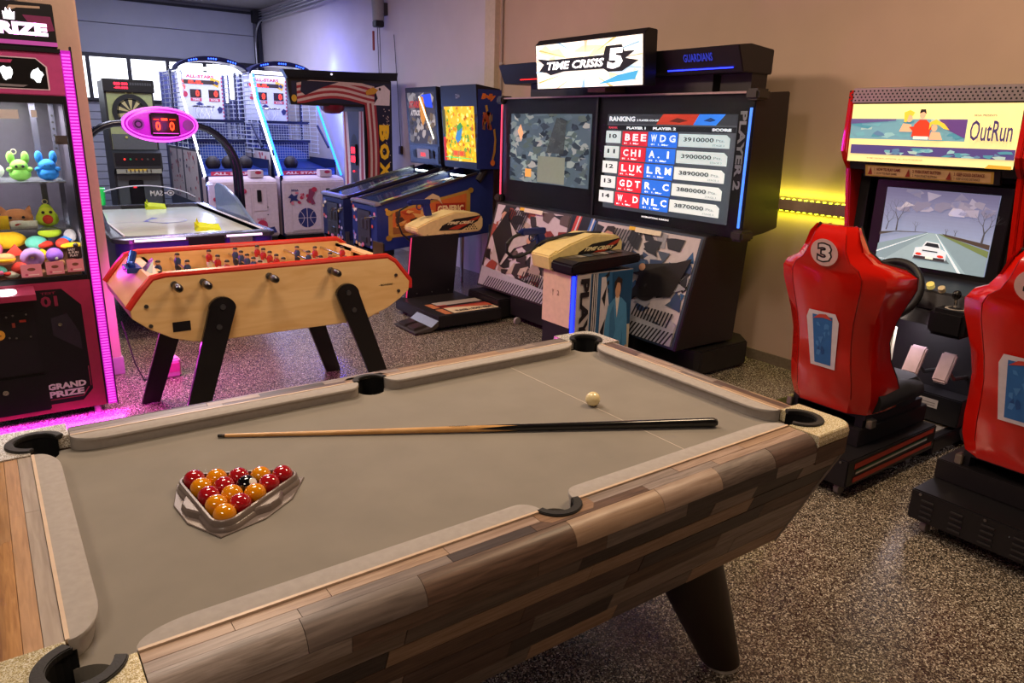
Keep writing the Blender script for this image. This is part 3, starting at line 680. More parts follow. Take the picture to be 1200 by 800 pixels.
def bunny(col, s=1):
    def f(b, x, y, z):
        b.sph((x, y, z+.030*s), (.046*s, .034*s, .032*s)); b.sph((x, y, z+.070*s), (.038*s, .032*s, .030*s))
        for q in (-1, 1): b.sph((x+q*.030*s, y, z+.108*s), (.017*s, .012, .030*s)); b.sph((x+q*.040*s, y-.012, z+.052*s), (.014*s, .012, .012*s))
        return col
    f.ey = .031; return f
def ribbon(t, x, y, z): part('hang_loop', B().torus((x, y, z+.02), (0, 1, 0), .012, .0025, 14, 5), T_('cream'), t)
g1, g2, g3 = 'plush rabbits on the upper glass shelf', 'plush toys on the middle glass shelf', 'toys heaped in the prize well'
toy('plush_rabbit', 'blue plush rabbit at the right end of the upper shelf', .300, PY+.14, 1.337, bunny('blue', 1.12), g1, ((-.012, .078, .004), (.014, .078, .004)))
toy('plush_rabbit', 'green plush rabbit with hanging loop left of the blue one', .172, PY+.14, 1.337, bunny('green', 1.1), g1, ((-.012, .075, .008), (.016, .075, .008)), lambda t, x, y, z: ribbon(t, x-.015, y, z+.13))
toy('plush_cushion', 'white plush cushion cut by the left edge of the photo', .02, PY+.16, 1.337, lambda b, x, y, z: (b.sph((x, y, z+.05), (.085, .04, .052)), 'white')[1], g1)
def catf(b, x, y, z):
    b.sph((x, y, z+.048), (.078, .045, .05))
    for q in (-1, 1): b.cyl((x+q*.055, y, z+.078), (x+q*.066, y, z+.112), .020, .003, 10)
    return 'orange'
catf.ey = .043
toy('plush_cat', 'round tan plush cat with sleepy face on the middle shelf', .125, PY+.17, 1.087, catf, g2, ((-.03, .055, .008), (.03, .055, .008)), lambda t, x, y, z: part('belly', B().sph((x, y-.037, z+.022), (.045, .014, .02)), T_('white'), t, True))
def avo(b, x, y, z):
    b.loft([b.ring((x, y, z+h), (0, 0, 1), r, 18) for h, r in ((.0, .02), (.01, .045), (.03, .056), (.055, .052), (.08, .038), (.1, .03), (.115, .018), (.12, .004))]); return 'lime'
avo.ey = .034
def avox(t, x, y, z):
    part('stone', B().sph((x, y-.048, z+.040), (.026, .012, .025)), T_('red'), t, True)
    part('face_patch', B().sph((x, y-.012, z+.06), (.041, .032, .05)), M('#cfd83a', .85), t, True)
    part('hang_loop', B().torus((x, y, z+.132), (0, 1, 0), .012, .0025, 14, 5), T_('cream'), t)
toy('plush_avocado', 'lime avocado-shaped plush with a round red stone', .265, PY+.16, 1.087, avo, g2, None, avox)
for ob in [o for o in bpy.data.objects if o.name.startswith('plush_avocado')]:
    for q in (-1, 1): part('eye', B().sph((.265+q*.018, PY+.16-.042, 1.087+.078), (.0085, .005, .0085), 10, 6), dk, ob, True)
t = thing('snack_packet', 'yellow snack packet leaning on the middle shelf by the cat', 'packet', (.03, PY+.08, 1.087), g2)
part('wrapper', B().loft([[(x, PY+.08+y*w, 1.087+z) for x, y in ((-.03, -1), (.03, -1.6), (.085, -1), (.085, 1), (.03, 1.6), (-.03, 1))] for z, w in ((0, .002), (.02, .012), (.05, .012), (.072, .002))]), T_('yellow'), t, True)
t = thing('snack_packet', 'crinkled red and cream wrapper lying before the tan cat', 'packet', (.14, PY+.09, 1.087), g2)
part('wrapper', B().loft([[(.14+x, PY+.09+y*w, 1.087+z) for x, y in ((-.05, -1), (0, -1.5), (.07, -1), (.075, 1), (0, 1.5), (-.05, 1))] for z, w in ((0, .01), (.012, .022), (.025, .018), (.04, .002))]), T_('cream'), t, True)
part('print', B().sph((.13, PY+.07, 1.105), (.025, .006, .012)), T_('red'), t, True)
# heap
def ell(c, rx, ry, rz): return lambda b, x, y, z: (b.sph((x, y, z), (rx, ry, rz)), c)[1]
def donut(c, R_, r_, ax=(0, 1, .4)): return lambda b, x, y, z: (b.torus((x, y, z), ax, R_, r_, 24, 10), c)[1]
def burger(c): return lambda b, x, y, z: (b.sph((x, y, z+.01), (.055, .05, .022)), b.sph((x, y, z-.012), (.052, .048, .015)), c)[2]
def band(c, dz, rx, rz): return lambda t, x, y, z: part('stripe', B().torus((x, y, z+dz), (0, 0, 1), rx, rz, 20, 6), T_(c), t, True)
part('prize_well_fill', B().prism([(PY+.06, .812), (PY+.06, .845), (PY+.42, .93), (PY+.60, .93), (PY+.60, .812)], 'x', PX0+.03, .385), T_('brown'), cm)
hp = [('banana_plush', 'long yellow curved plush at the back of the toy heap', .06, .30, 1.0, ell('yellow', .10, .04, .05), None),
 ('striped_plush', 'rainbow striped plush bar lying in the middle of the toy heap', .20, .24, .985, ell('teal', .055, .035, .04), lambda t, x, y, z: part('stripe', B().sph((x+.03, y-.008, z-.01), (.055, .028, .022)), T_('red'), t, True)),
 ('crocodile_plush', 'thin lime green plush lying above the striped one', .275, .30, 1.03, ell('lime', .06, .026, .028), None),
 ('bird_plush', 'white and blue plush at the right end of the heap', .365, .20, 1.02, ell('white', .032, .03, .038), lambda t, x, y, z: part('wing', B().sph((x-.02, y-.012, z-.015), (.035, .02, .018)), T_('blue'), t, True)),
 ('hot_dog_plush', 'yellow and black plush bar below the white bird toy', .365, .12, .975, ell('yellow', .06, .025, .018), lambda t, x, y, z: part('button', B().sph((x+.012, y-.022, z+.004), (.014, .008, .014)), dk, t, True)),
 ('donut_plush', 'lilac ring-shaped plush in the front of the heap', .165, .10, .925, donut('lilac', .034, .024), None),
 ('round_plush', 'purple round plush with one big eye behind the stickers', .27, .10, .93, ell('purple', .042, .038, .042), lambda t, x, y, z: part('eye', B().sph((x+.005, y-.034, z-.012), (.009, .005, .009)), T_('cream'), t, True)),
 ('burger_plush', 'burger-shaped plush with yellow layers at the left of the heap', .035, .10, .925, burger('orange'), band('yellow', 0, .046, .010)),
 ('bear_plush', 'small teal round plush low at the left edge of the heap', .01, .08, .865, ell('teal', .032, .03, .03), lambda t, x, y, z: part('snout', B().sph((x, y-.028, z-.004), (.014, .008, .012)), T_('pink'), t, True)),
 ('pizza_plush', 'red triangular plush leaning in the heap beside the burger', .085, .13, .955, lambda b, x, y, z: (b.loft([[(x-.05, y-.01, z-.02), (x+.05, y-.01, z-.015), (x+.01, y-.02, z+.045)], [(x-.05, y+.02, z-.02), (x+.05, y+.02, z-.015), (x+.01, y+.01, z+.045)]]), 'red')[1], None),
 ('star_plush', 'orange-red crumpled plush in front of the lilac ring', .10, .075, .875, ell('red', .04, .03, .034), lambda t, x, y, z: part('patch', B().sph((x+.02, y-.02, z+.01), (.02, .012, .012)), T_('orange'), t, True)),
 ('fluffy_plush', 'small yellow plush between the lilac and purple toys', .215, .12, .93, ell('yellow', .025, .02, .035), None),
 ('soft_ball', 'pale pink plush tucked at the back left of the heap', .0, .22, .965, ell('pink', .04, .035, .045), None),
 ('crab_plush', 'dark orange plush low under the purple toy', .28, .09, .885, ell('orange', .036, .028, .026), None),
 ('fish_plush', 'cream and red plush low by the left instruction sticker', .06, .07, .845, ell('cream', .04, .02, .02), lambda t, x, y, z: part('fin', B().sph((x-.02, y-.014, z+.008), (.018, .01, .012)), T_('red'), t, True)),
 ('shell_plush', 'red plush under the white and blue bird toy', .32, .16, .985, ell('red', .035, .03, .03), None)]
for nm, lb, x, dy, z, f, ex in hp: toy(nm, lb, x, PY+dy, z, f, g3, None, ex)

# small object, pink light put into its colours, and cable on the floor beside the pillar
t = thing('power_brick', 'small pink-lit adapter box on the floor behind the football table', 'adapter', (.86, 3.98, 0))
part('case', B().box((.80, 3.94, 0), (.92, 4.04, .13)), M('#dda0c0', .4), t, bevel=.012); part('cap', B().box((.81, 3.935, .04), (.91, 3.942, .10)), M('#c8508c', .4), t)
solo('floor_cable', B().tube([(.62, 4.13, .38), (.64, 4.1, .25), (.66, 4.05, .1), (.69, 3.98, .008), (.74, 3.92, .006), (.70, 3.86, .006), (.76, 3.95, .006), (.82, 3.93, .02)], .005, 6), BLACKM, 'thin black cable dropping to the floor beside the pillar', 'cable', (.7, 3.95, 0), smooth=True)

# ---------------- table football ----------------
FY0, FY1 = 2.67, 3.45
ft = thing('football_table', 'wooden bar football table with red rim and black slanted legs', 'table football', (1.23, (FY0+FY1)/2, 0))
m_fw = woodm('#ecc48c', '#dcae72', 3, (1, 3, 6), .3)
out = [(.486, .785), (.492, .745), (.56, .685), (.66, .625), (.76, .592), (.88, .582), (1.60, .582), (1.72, .595), (1.84, .638), (1.93, .69), (1.985, .735), (1.99, .79), (1.90, .905), (1.85, .936), (.66, .936), (.60, .925)]
for y0, y1 in ((FY0, FY0+.03), (FY1-.03, FY1)): part('side_panel', B().prism(out, 'y', y0, y1), m_fw, ft, bevel=.003)
part('end_panel', B().prism([(.486, .785), (.60, .925), (.62, .925), (.62, .912), (.505, .775), (.58, .70), (.66, .64), (.65, .628), (.56, .686), (.492, .745)], 'y', FY0+.03, FY1-.03), woodm('#e6a877', '#d58f58', 3, (3, 1, 3), .3), ft)
part('end_panel', B().prism([(1.99, .79), (1.90, .905), (1.88, .905), (1.97, .785), (1.965, .745), (1.83, .65), (1.84, .638), (1.985, .735)], 'y', FY0+.03, FY1-.03), m_fw, ft)
part('bottom_board', B().box((.70, FY0+.03, .60), (1.80, FY1-.03, .62)), m_fw, ft)
part('playfield', B().box((.68, FY0+.03, .815), (1.86, FY1-.03, .83)), M('#c6a468', .4), ft)
part('goal_deck', B().box((.60, FY0+.03, .90), (.69, FY1-.03, .915)).box((.67, FY0+.03, .83), (.69, FY0+.28, .915)).box((.67, FY1-.28, .83), (.69, FY1-.03, .915)), m_fw, ft)
part('goal_deck', B().box((1.84, FY0+.03, .90), (1.90, FY1-.03, .915)).box((1.84, FY0+.03, .83), (1.855, FY0+.28, .915)).box((1.84, FY1-.28, .83), (1.855, FY1-.03, .915)), m_fw, ft)
rim = [(.484, .79), (.54, .865), (.60, .93), (.66, .942), (1.85, .942), (1.90, .91), (1.995, .79), (1.994, .745)]
for y in (FY0+.015, FY1-.015): part('rim', B().tube([(x, y, z) for x, z in rim], .019, 8), M('#c8281a', .3), ft, True)
part('rim', B().tube([(.60, FY0+.02, .932), (.60, FY1-.02, .932)], .010, 8), M('#c8281a', .3), ft, True) if 0 else None
legm = M('#131215', .3, coat=.3)
for y, s in ((FY0-.008, -1), (FY1+.008, 1)):
    for xt, xb in ((.905, .652), (1.585, 1.83)):
        dy = .06*s; n = 12; top = [(xt+.067*cos(a), .755+.067*sin(a)*.9) for a in [pi*i/n for i in range(n+1)]]
        poly = top+[(xb-.055, 0), (xb+.055, 0)] if False else [(xb+.052, 0)]+[(xt+.067*cos(a), .755+.067*sin(a)*.9) for a in [pi*i/n for i in range(n+1)]]+[(xb-.052, 0)]
        def yy(z, o): return y+s*.0+o*s+dy*(1-z/.8)
        l = part('leg', B().loft([[(x, yy(z, 0), z) for x, z in poly], [(x, yy(z, .028), z) for x, z in poly]]), legm, ft, bevel=.003)
        for zb, xx in ((.765, xt), (.665, xt+(xb-xt)*.11)):
            part('bolt', B().cyl((xx, yy(zb, .028), zb), (xx, yy(zb, .036), zb), .014, n=14), M('#55555a', .35, .7), l)
for x, z in ((.56, .80), (.57, .70), (1.90, .83), (1.915, .735)): part('corner_bolt', B().cyl((x, FY0-.006, z), (x, FY0+.001, z), .010, n=12), M('#6a6a6a', .3, .9), ft)
part('coin_slot_plate', B().box((.668, FY0-.002, .655), (.752, FY0+.001, .705)), M('#15131a', .35), ft, bevel=.0008)
a = Art((1.79, FY0-.0015, .775), (.10, 0, 0), (0, 0, .010)).T(M('#2c2418', .5), '- BONZINI -', 0, 0, 1, 1, .03); a.done('maker_print', ft)
# rods with men
kit = {'b': ('#3b4a72', '#1d2238'), 'r': ('#b8261e', '#e6dcd0')}
def man(parent, x, y, z, col):
    m = part('player_figure', B().loft([B().ring((x+dx, y, z+dz), (0, 0, 1), r, 8) for dz, r, dx in ((-.072, .010, .016), (-.058, .008, .0), (-.035, .011, 0), (-.015, .015, 0), (.020, .019, 0), (.034, .012, 0))]), M(kit[col][0], .35, .3 if col == 'b' else 0), parent, True)
    part('head', B().sph((x, y, z+.046), .0135, 10, 7), M('#c99a7c', .5), m, True); part('shorts', B().loft([B().ring((x, y, z+dz), (0, 0, 1), r, 8) for dz, r in ((-.040, .0135), (-.022, .0175), (-.010, .0168))]), M('#d8d4cc' if col == 'r' else '#22283c', .5), m, True)
    part('hair', B().sph((x+.001, y, z+.052), (.0138, .0138, .010), 10, 6), M('#2a1c14', .6), m, True)
rods = [(.72, 'b', 1, .905, 'n'), (.865, 'b', 2, .905, 'n'), (1.01, 'r', 3, .905, 'f'), (1.155, 'b', 5, .905, 'n'), (1.30, 'r', 5, .905, 'f'), (1.445, 'b', 3, .905, 'n'), (1.59, 'r', 2, .905, 'f'), (1.74, 'r', 1, .905, 'f')]
rods[0] = (.665+.03, 'b', 1, .89, 'n')
hx = [.665, .83, 1.16, 1.50]
i = 0
for k, (x, c, n, z, sd_) in enumerate(rods):
    if sd_ == 'n': x = hx[i]+(.03 if i == 0 else 0); i += 1
    z = .895
    y0, y1 = (FY0-.085, FY1+.05) if sd_ == 'n' else (FY0+.01, FY1+.12)
    r = part('rod', B().cyl((x, y0, z), (x, y1, z), .008, n=10), CHROME, ft, True)
    if sd_ == 'n': part('handle', B().lathe((x, y0+.05, z), (0, -1, 0), [(0, .010), (.01, .017), (.05, .020), (.085, .018), (.10, .010)], 14), M('#171416', .3), r, True)
    else: part('handle', B().lathe((x, y1-.05, z), (0, 1, 0), [(0, .010), (.01, .017), (.05, .020), (.085, .018), (.10, .010)], 14), M('#171416', .3), r, True)
    if sd_ == 'n': part('bearing', B().cyl((x, FY0-.012, z), (x, FY0, z), .018, n=14), STEEL, r)
    part('bearing', B().cyl((x, FY1, z), (x, FY1+.012, z), .018, n=14), STEEL, r)
    off = R.uniform(-.06, .06)
    for j in range(n):
        y = (FY0+FY1)/2+off+(j-(n-1)/2)*{1: 0, 2: .24, 3: .19, 5: .118}[n]
        man(r, x, y, z, c)
sc_ = part('score_unit', B().box((.54, 3.0, .905), (.61, 3.16, .93)).sph((.57, 3.05, .94), (.02, .02, .02)).cyl((.57, 3.1, .93), (.60, 3.16, .985), .02), M('#2c4aa0', .25, .7), ft, True, label='blue metal score counter')
part('bracket', B().loft([[(.60, 2.9, .91), (.64, 2.9, .91), (.66, 2.94, .98)], [(.60, 3.02, .91), (.64, 3.02, .91), (.66, 3.0, .98)]]), STEEL, ft)
part('score_unit', B().box((1.875, 2.78, .90), (1.885, 2.92, 1.0)), M('#221d18', .4), ft, label='upright dark counter plate')
part('ashtray', B().box((1.89, 2.74, .90), (1.95, 2.86, .915)), STEEL, ft) if 0 else None
# ---------------- air hockey ----------------
HX0, HX1, HY0, HY1, HZ = .73, 1.96, 4.93, 7.42, .80
ht = thing('air_hockey_table', 'purple-sided air hockey table with glowing oval scoreboard on an arch', 'air hockey table', ((HX0+HX1)/2, (HY0+HY1)/2, 0))
def rr_(x0, y0, x1, y1, r, n=5):
    return [(cx+r*cos(a0+pi/2*i/n), cy+r*sin(a0+pi/2*i/n)) for cx, cy, a0 in ((x1-r, y0+r, -pi/2), (x1-r, y1-r, 0), (x0+r, y1-r, pi/2), (x0+r, y0+r, pi)) for i in range(n+1)]
part('cabinet', B().prism(rr_(HX0+.02, HY0+.02, HX1-.02, HY1-.02, .12), 'z', .30, .77), M('#3a2684', .3), ht, True)
part('pedestal', B().prism(rr_(HX0+.2, HY0+.3, HX1-.2, HY1-.3, .1), 'z', .0, .30), M('#141420', .4), ht)
part('playing_surface', B().box((HX0+.10, HY0+.13, .755), (HX1-.10, HY1-.12, .772)), M('#d6e0d2', .12, noise=.02), ht)
o_, i_ = rr_(HX0, HY0, HX1, HY1, .14), rr_(HX0+.10, HY0+.13, HX1-.10, HY1-.12, .06)
b = B(); n = len(o_)
def lvl(q, z): return [(x, y, z) for x, y in q]
b.loft([lvl(o_, .765), lvl(o_, .795), lvl(rr_(HX0+.02, HY0+.02, HX1-.02, HY1-.02, .13), .805), lvl(i_, .805), lvl(i_, .765), lvl(o_, .765)], caps=False)
part('rail', b, M('#56555f', .25, .6), ht, True)
for x0, x1 in ((HX0+.14, HX0+.50), (HX1-.42, HX1-.14)): part('rail_edge', B().box((x0, HY0-.008, .777), (x1, HY0+.002, .793)), E_('#f3dcff', 1.3), ht, label='lit white edge strip')
part('goal_mouth', B().box((HX0+.52, HY0-.012, .64), (HX1-.44, HY0+.012, .79)), M('#0c0c12', .4), ht, bevel=.004)
part('goal_mouth', B().box((HX0+.40, HY1-.14, .765), (HX1-.40, HY1-.11, .80)), M('#0c0c12', .4), ht)
part('corner_guard', B().box((HX1-.40, HY0-.010, .70), (HX1-.22, HY0+.015, .772)), M('#9a9aa4', .25, .8), ht)
for x0, x1 in ((HX0+.085, HX0+.10), (HX1-.10, HX1-.085)): part('inner_rail', B().box((x0, HY0+.13, .772), (x1, HY1-.12, .815)), M('#e8e8f0', .25), ht)
a = Art((HX0+.1, HY0+.13, .7725), (HX1-HX0-.2, 0, 0), (0, HY1-HY0-.25, 0)).R(M('#b8bcc8', .3), 0, .497, 1, .503)
bl = M('#5a64b0', .3); a.P(bl, [(.30, .50), (.42, .62), (.46, .60), (.36, .47)]).P(bl, [(.40, .44), (.56, .58), (.60, .55), (.46, .40)]).E(M('#9aa4c8', .3), .5, .5, .16, .08).E(M('#c6cec4', .2), .5, .5, .15, .073); a.done('surface_print', ht)
# clear end barrier
n = 14; pts = [(HX0+.10+(HX1-HX0-.2)*i/n, .80+.20*sin(pi*(.04+.92*i/n))**.5) for i in range(n+1)]
part('clear_barrier', B().prism([(HX0+.10, .79)]+pts+[(HX1-.10, .79)], 'y', HY1-.09, HY1-.082), M('#dfe8ee', .03, trans=1, noise=0, ior=1.1), ht)
part('barrier_edge', B().tube([(x, HY1-.086, z) for x, z in pts], .006, 6), M('#d8e0ea', .2), ht, True)
a = Art((1.42, HY1-.0925, .885), (.24, 0, 0), (0, 0, .07)).T(M('#c8d0d8', .5), 'SAM', 0, .1, .5, .9, .03, mirror=True)
a.E(M('#c8d0d8', .5), .82, .5, .15, .4).E(M('#3c424c', .5), .82, .5, .11, .28).E(M('#c8d0d8', .5), .82, .5, .06, .15).R(M('#c8d0d8', .5), .56, .38, .7, .62); a.done('barrier_print', ht)
# side fins and arch
AY = 6.2
for x, lb in ((HX0+.03, 'dark blue curved fin'), (HX1-.05, 'pale translucent curved fin')):
    pts = [(AY-.75, .80), (AY-.55, .86), (AY-.2, .985), (AY+.15, 1.06), (AY+.42, 1.07), (AY+.50, 1.03), (AY+.50, .80)]
    part('fin', B().prism(pts, 'x', x, x+.03), M('#1d2340' if x < 1 else '#6f86a6', .2), ht, True, bevel=.006, label=lb)
ax0, ax1, az = HX0-.035, HX1+.055, 1.625
for dy in (-.07, .07):
    pts = [(ax0, AY+dy, .62), (ax0, AY+dy, 1.25)]+[(ax0+.36-.36*cos(a), AY+dy*(1-.5*a/(pi/2)), az-.38+.38*sin(a)) for a in [pi/2*i/8 for i in range(9)]]+[(1.30, AY+dy*.5, az)]
    part('arch_tube', B().tube(pts, .028, 10), M('#171c30', .25, .3), ht, True)
    pts = [(ax1, AY+dy, .62), (ax1, AY+dy, 1.15)]+[(ax1-.40+.40*cos(a), AY+dy*(1-.5*a/(pi/2)), az-.45+.45*sin(a)) for a in [pi/2*i/8 for i in range(9)]]+[(1.40, AY+dy*.5, az)]
    part('arch_tube', B().tube(pts, .028, 10), M('#171c30', .25, .3), ht, True)
for x in (ax0, ax1): part('arch_bracket', B().box((min(x-.02, x+.02), AY-.12, .60), (x+.02+(.05 if x < 1 else 0), AY+.12, .72)), M('#141828', .4), ht, bevel=.006)
cx, cz = 1.365, 1.622
def ell_(rx, rz, y, n=36): return [(cx+rx*.88*cos(2*pi*i/n), y, cz+rz*sin(2*pi*i/n)) for i in range(n)]
sb = part('score_oval', B().loft([ell_(.30, .10, AY-.10), ell_(.335, .133, AY-.085), ell_(.35, .148, AY-.05), ell_(.35, .148, AY+.05), ell_(.335, .133, AY+.085), ell_(.30, .10, AY+.10)]), M('#b01fc0', .3, emit=.55), ht, True, label='magenta glowing oval housing')
part('oval_ring', B().torus((cx, AY-.088, cz), (0, 1, 0), .273, .010, 40, 6, ry=.108), E_('#f24cf6', 1.7), sb, True)
part('oval_ring', B().torus((cx, AY-.070, cz), (0, 1, 0), .301, .012, 40, 6, ry=.140), E_('#f85cfb', 1.7), sb, True)
part('score_display', B().box((cx-.095, AY-.125, cz-.098), (cx+.145, AY-.09, cz+.098)), M('#180f14', .3), sb, bevel=.012)
a = Art((cx-.08, AY-.1262, cz-.08), (.21, 0, 0), (0, 0, .16)).R(M('#3c0d0c', .3), .0, .12, 1, .88)
rd = E_('#ff3a14', 3)
for x in (.12, .66): a.T(rd, '0', x, .18, x+.20, .66, .03)
a.R(rd, .36, .72, .60, .84).R(E_('#c8280e', 1.2), .06, .74, .28, .80).R(E_('#c8280e', 1.2), .68, .74, .92, .80).R(M('#222', .3) if 0 else M('#1a1418', .3), .40, .2, .56, .6).R(E_('#d84ad0', .8), 0, .02, 1, .06); a.done('display_digits', sb)
for x in (cx-.185, cx+.22): part('speaker_grille', B().cyl((x, AY-.108, cz), (x, AY-.088, cz), .046, n=20), M('#8a3aa8', .5), sb)
part('grille_boss', B().torus((cx-.185, AY-.108, cz), (0, 1, 0), .026, .006, 20, 6), M('#3a1450', .4), sb, True)
point('oval_glow', (cx, AY-.22, cz), .9, (1, .15, .95), .08)
point('oval_glow_low', (cx, AY-.05, cz-.22), .9, (1, .15, .95), .06)
for nm, x, y, lb in (('table_marker', 1.43, 7.18, 'yellow-green folded cloth lying at the far end of the air hockey table'), ('table_marker', 1.45, 5.14, 'yellow-green folded cloth on the near rail of the air hockey table')):
    z0 = .806 if y < 6 else .773
    b = B().loft([[(x-.10, y-.03, z0), (x+.10, y-.03, z0), (x+.11, y+.06, z0), (x-.09, y+.06, z0)], [(x-.07, y-.01, z0+.035), (x+.05, y-.015, z0+.02), (x+.10, y+.05, z0+.045), (x-.09, y+.05, z0+.07)]])
    b.loft([[(x-.09, y+.03, z0+.03), (x-.05, y+.03, z0+.03), (x-.07, y+.03, z0+.10)], [(x-.09, y+.05, z0+.03), (x-.05, y+.05, z0+.03), (x-.07, y+.05, z0+.10)]])
    solo(nm, b, M('#c3d60a', .6), lb, 'cloth', (x, y, z0))
t = thing('green_tumbler', 'tall bright green tumbler at the far left of the air hockey table', 'cup', (.95, 7.37, .812))
part('cup', B().lathe((.95, 7.37, .812), (0, 0, 1), [(0, .05), (.01, .052), (.17, .062), (.175, .055), (.03, .045)], 18), M('#1fd05a', .25, emit=.25), t, True)
part('rim', B().torus((.95, 7.37, .98), (0, 0, 1), .06, .004, 20, 6), M('#d8f0e0', .3), t, True)

# ---------------- electronic dart machine ----------------
DX0, DX1, DY = 1.46, 2.05, 10.0
dt = thing('dart_machine', 'tall grey electronic dart machine with round board near the far windows', 'dart machine', ((DX0+DX1)/2, DY+.3, 0))
m_dg = M('#55585a', .5); m_dk = M('#232428', .45)
part('cabinet', B().prism([(DY, 0), (DY, .95), (DY-.10, 1.02), (DY-.08, 1.22), (DY+.02, 1.26), (DY+.05, 2.13), (DY+.55, 2.13), (DY+.55, 0)], 'x', DX0, DX1), m_dk, dt)
part('top_display', B().box((DX0-.01, DY-.01, 1.99), (DX1+.01, DY+.1, 2.15)), M('#1a1a1e', .4), dt, bevel=.006)
a = Art((DX0, DY-.0115, 2.0), (DX1-DX0, 0, 0), (0, 0, .14)); rd2 = E_('#ff2440', 2.2)
a.T(rd2, '888 888', .2, .52, .48, .78, .04).T(rd2, '-88.888', .2, .2, .48, .42, .04)
for k in range(9): a.R(M('#4a4a50', .4), .52+.05*k, .55, .555+.05*k, .8)
a.done('display_digits', dt)
bp = part('board_panel', B().prism([(DY+.012, 1.26), (DY+.035, 1.985), (DY+.06, 1.985), (DY+.06, 1.26)], 'x', DX0+.025, DX1-.025), M('#9aa070', .5), dt)
bc = Vec(((DX0+DX1)/2, DY+.02, 1.74)); a = Art(bc-Vec((.25, 0, .25)), (.5, 0, 0), (0, 0, .5), None, .0008); a.k = 8
a.E(M('#1a1a1c', .6), .5, .5, .44, .44, 40)
for k in range(20):
    a0, a1 = 2*pi*(k-.5)/20, 2*pi*(k+.5)/20
    q = lambda r0, r1: [(.5+r0*cos(a0), .5+r0*sin(a0)), (.5+r1*cos(a0), .5+r1*sin(a0)), (.5+r1*cos(a1), .5+r1*sin(a1)), (.5+r0*cos(a1), .5+r0*sin(a1))]
    a.P(M('#b8a878', .6) if k % 2 else M('#26241f', .6), q(.05, .34), same=k > 0)
    a.P(M('#7c4a38', .6) if k % 2 else M('#3f5a44', .6), q(.31, .335), same=True); a.P(M('#b8b86a', .5), [(.5+.47*cos(a0), .5+.47*sin(a0)), (.5+.5*cos(a0), .5+.5*sin(a0)), (.5+.49*cos(a0+.05), .5+.49*sin(a0+.05))], same=True)
a.E(M('#8a3428', .6), .5, .5, .05, .05).E(M('#1a1a1c', .6), .5, .5, .02, .02)
dbd = part('dart_board', B().cyl(bc, bc-Vec((0, .014, 0)), .228, n=40), M('#1a1a1c', .6), dt); 
for i in range(len(a.b.v)): a.b.v[i] = (a.b.v[i][0], a.b.v[i][1]-.009, a.b.v[i][2])
a.done('board_face', dbd)
part('lower_panel', B().prism([(DY-.004, 1.26), (DY+.006, 1.46), (DY+.03, 1.46), (DY+.03, 1.26)], 'x', DX0+.03, DX1-.03), m_dg, dt)
for x, c in ((1.66, '#b8b060'), (1.80, '#c82a2a')): part('dart_slot', B().cyl((x, DY-.012, 1.42), (x, DY+.01, 1.42), .016, n=12), M(c, .4), dt)
cp = part('control_panel', B().box((DX0+.02, DY-.10, 1.05), (DX1-.02, DY-.07, 1.22)), M('#141417', .4), dt, bevel=.004)
b = B()
for k in range(6): part('button', B().cyl((DX0+.13+.07*k, DY-.112, 1.14), (DX0+.13+.07*k, DY-.098, 1.14), .013, n=10), [E_('#e8301e', 1.5), M('#2a9a60', .4), M('#7a2a20', .4), M('#8a2020', .4), M('#50504a', .4), M('#8a2820', .4)][k], cp)
a = Art((DX0+.02, DY-.105, .955), (DX1-DX0-.04, 0, 0), (0, .02, .085), M('#8a8878', .5)).R(M('#c8a83c', .5), .25, .35, .68, .9)
for k in range(7): a.R(M('#3a2c1c', .5), .2+.09*k, .1, .23+.09*k, .6)
a.done('instruction_strip', dt)
part('front_panel', B().box((DX0+.03, DY-.006, .1), (DX1-.03, DY, .94)), m_dg, dt)
part('coin_door', B().box((1.62, DY-.02, .48), (1.80, DY-.004, .86)), M('#0e0e12', .35), dt, bevel=.02)
part('coin_lamp', B().box((1.67, DY-.024, .76), (1.71, DY-.019, .79)), E_('#e0202c', 2), dt)
area('dart_panel_fill', (1.75, 9.2, 2.9), (1.75, 10.0, 1.6), .4, 9, (.85, .95, .8))  # fill light added to brighten the dart panel, no fitting here

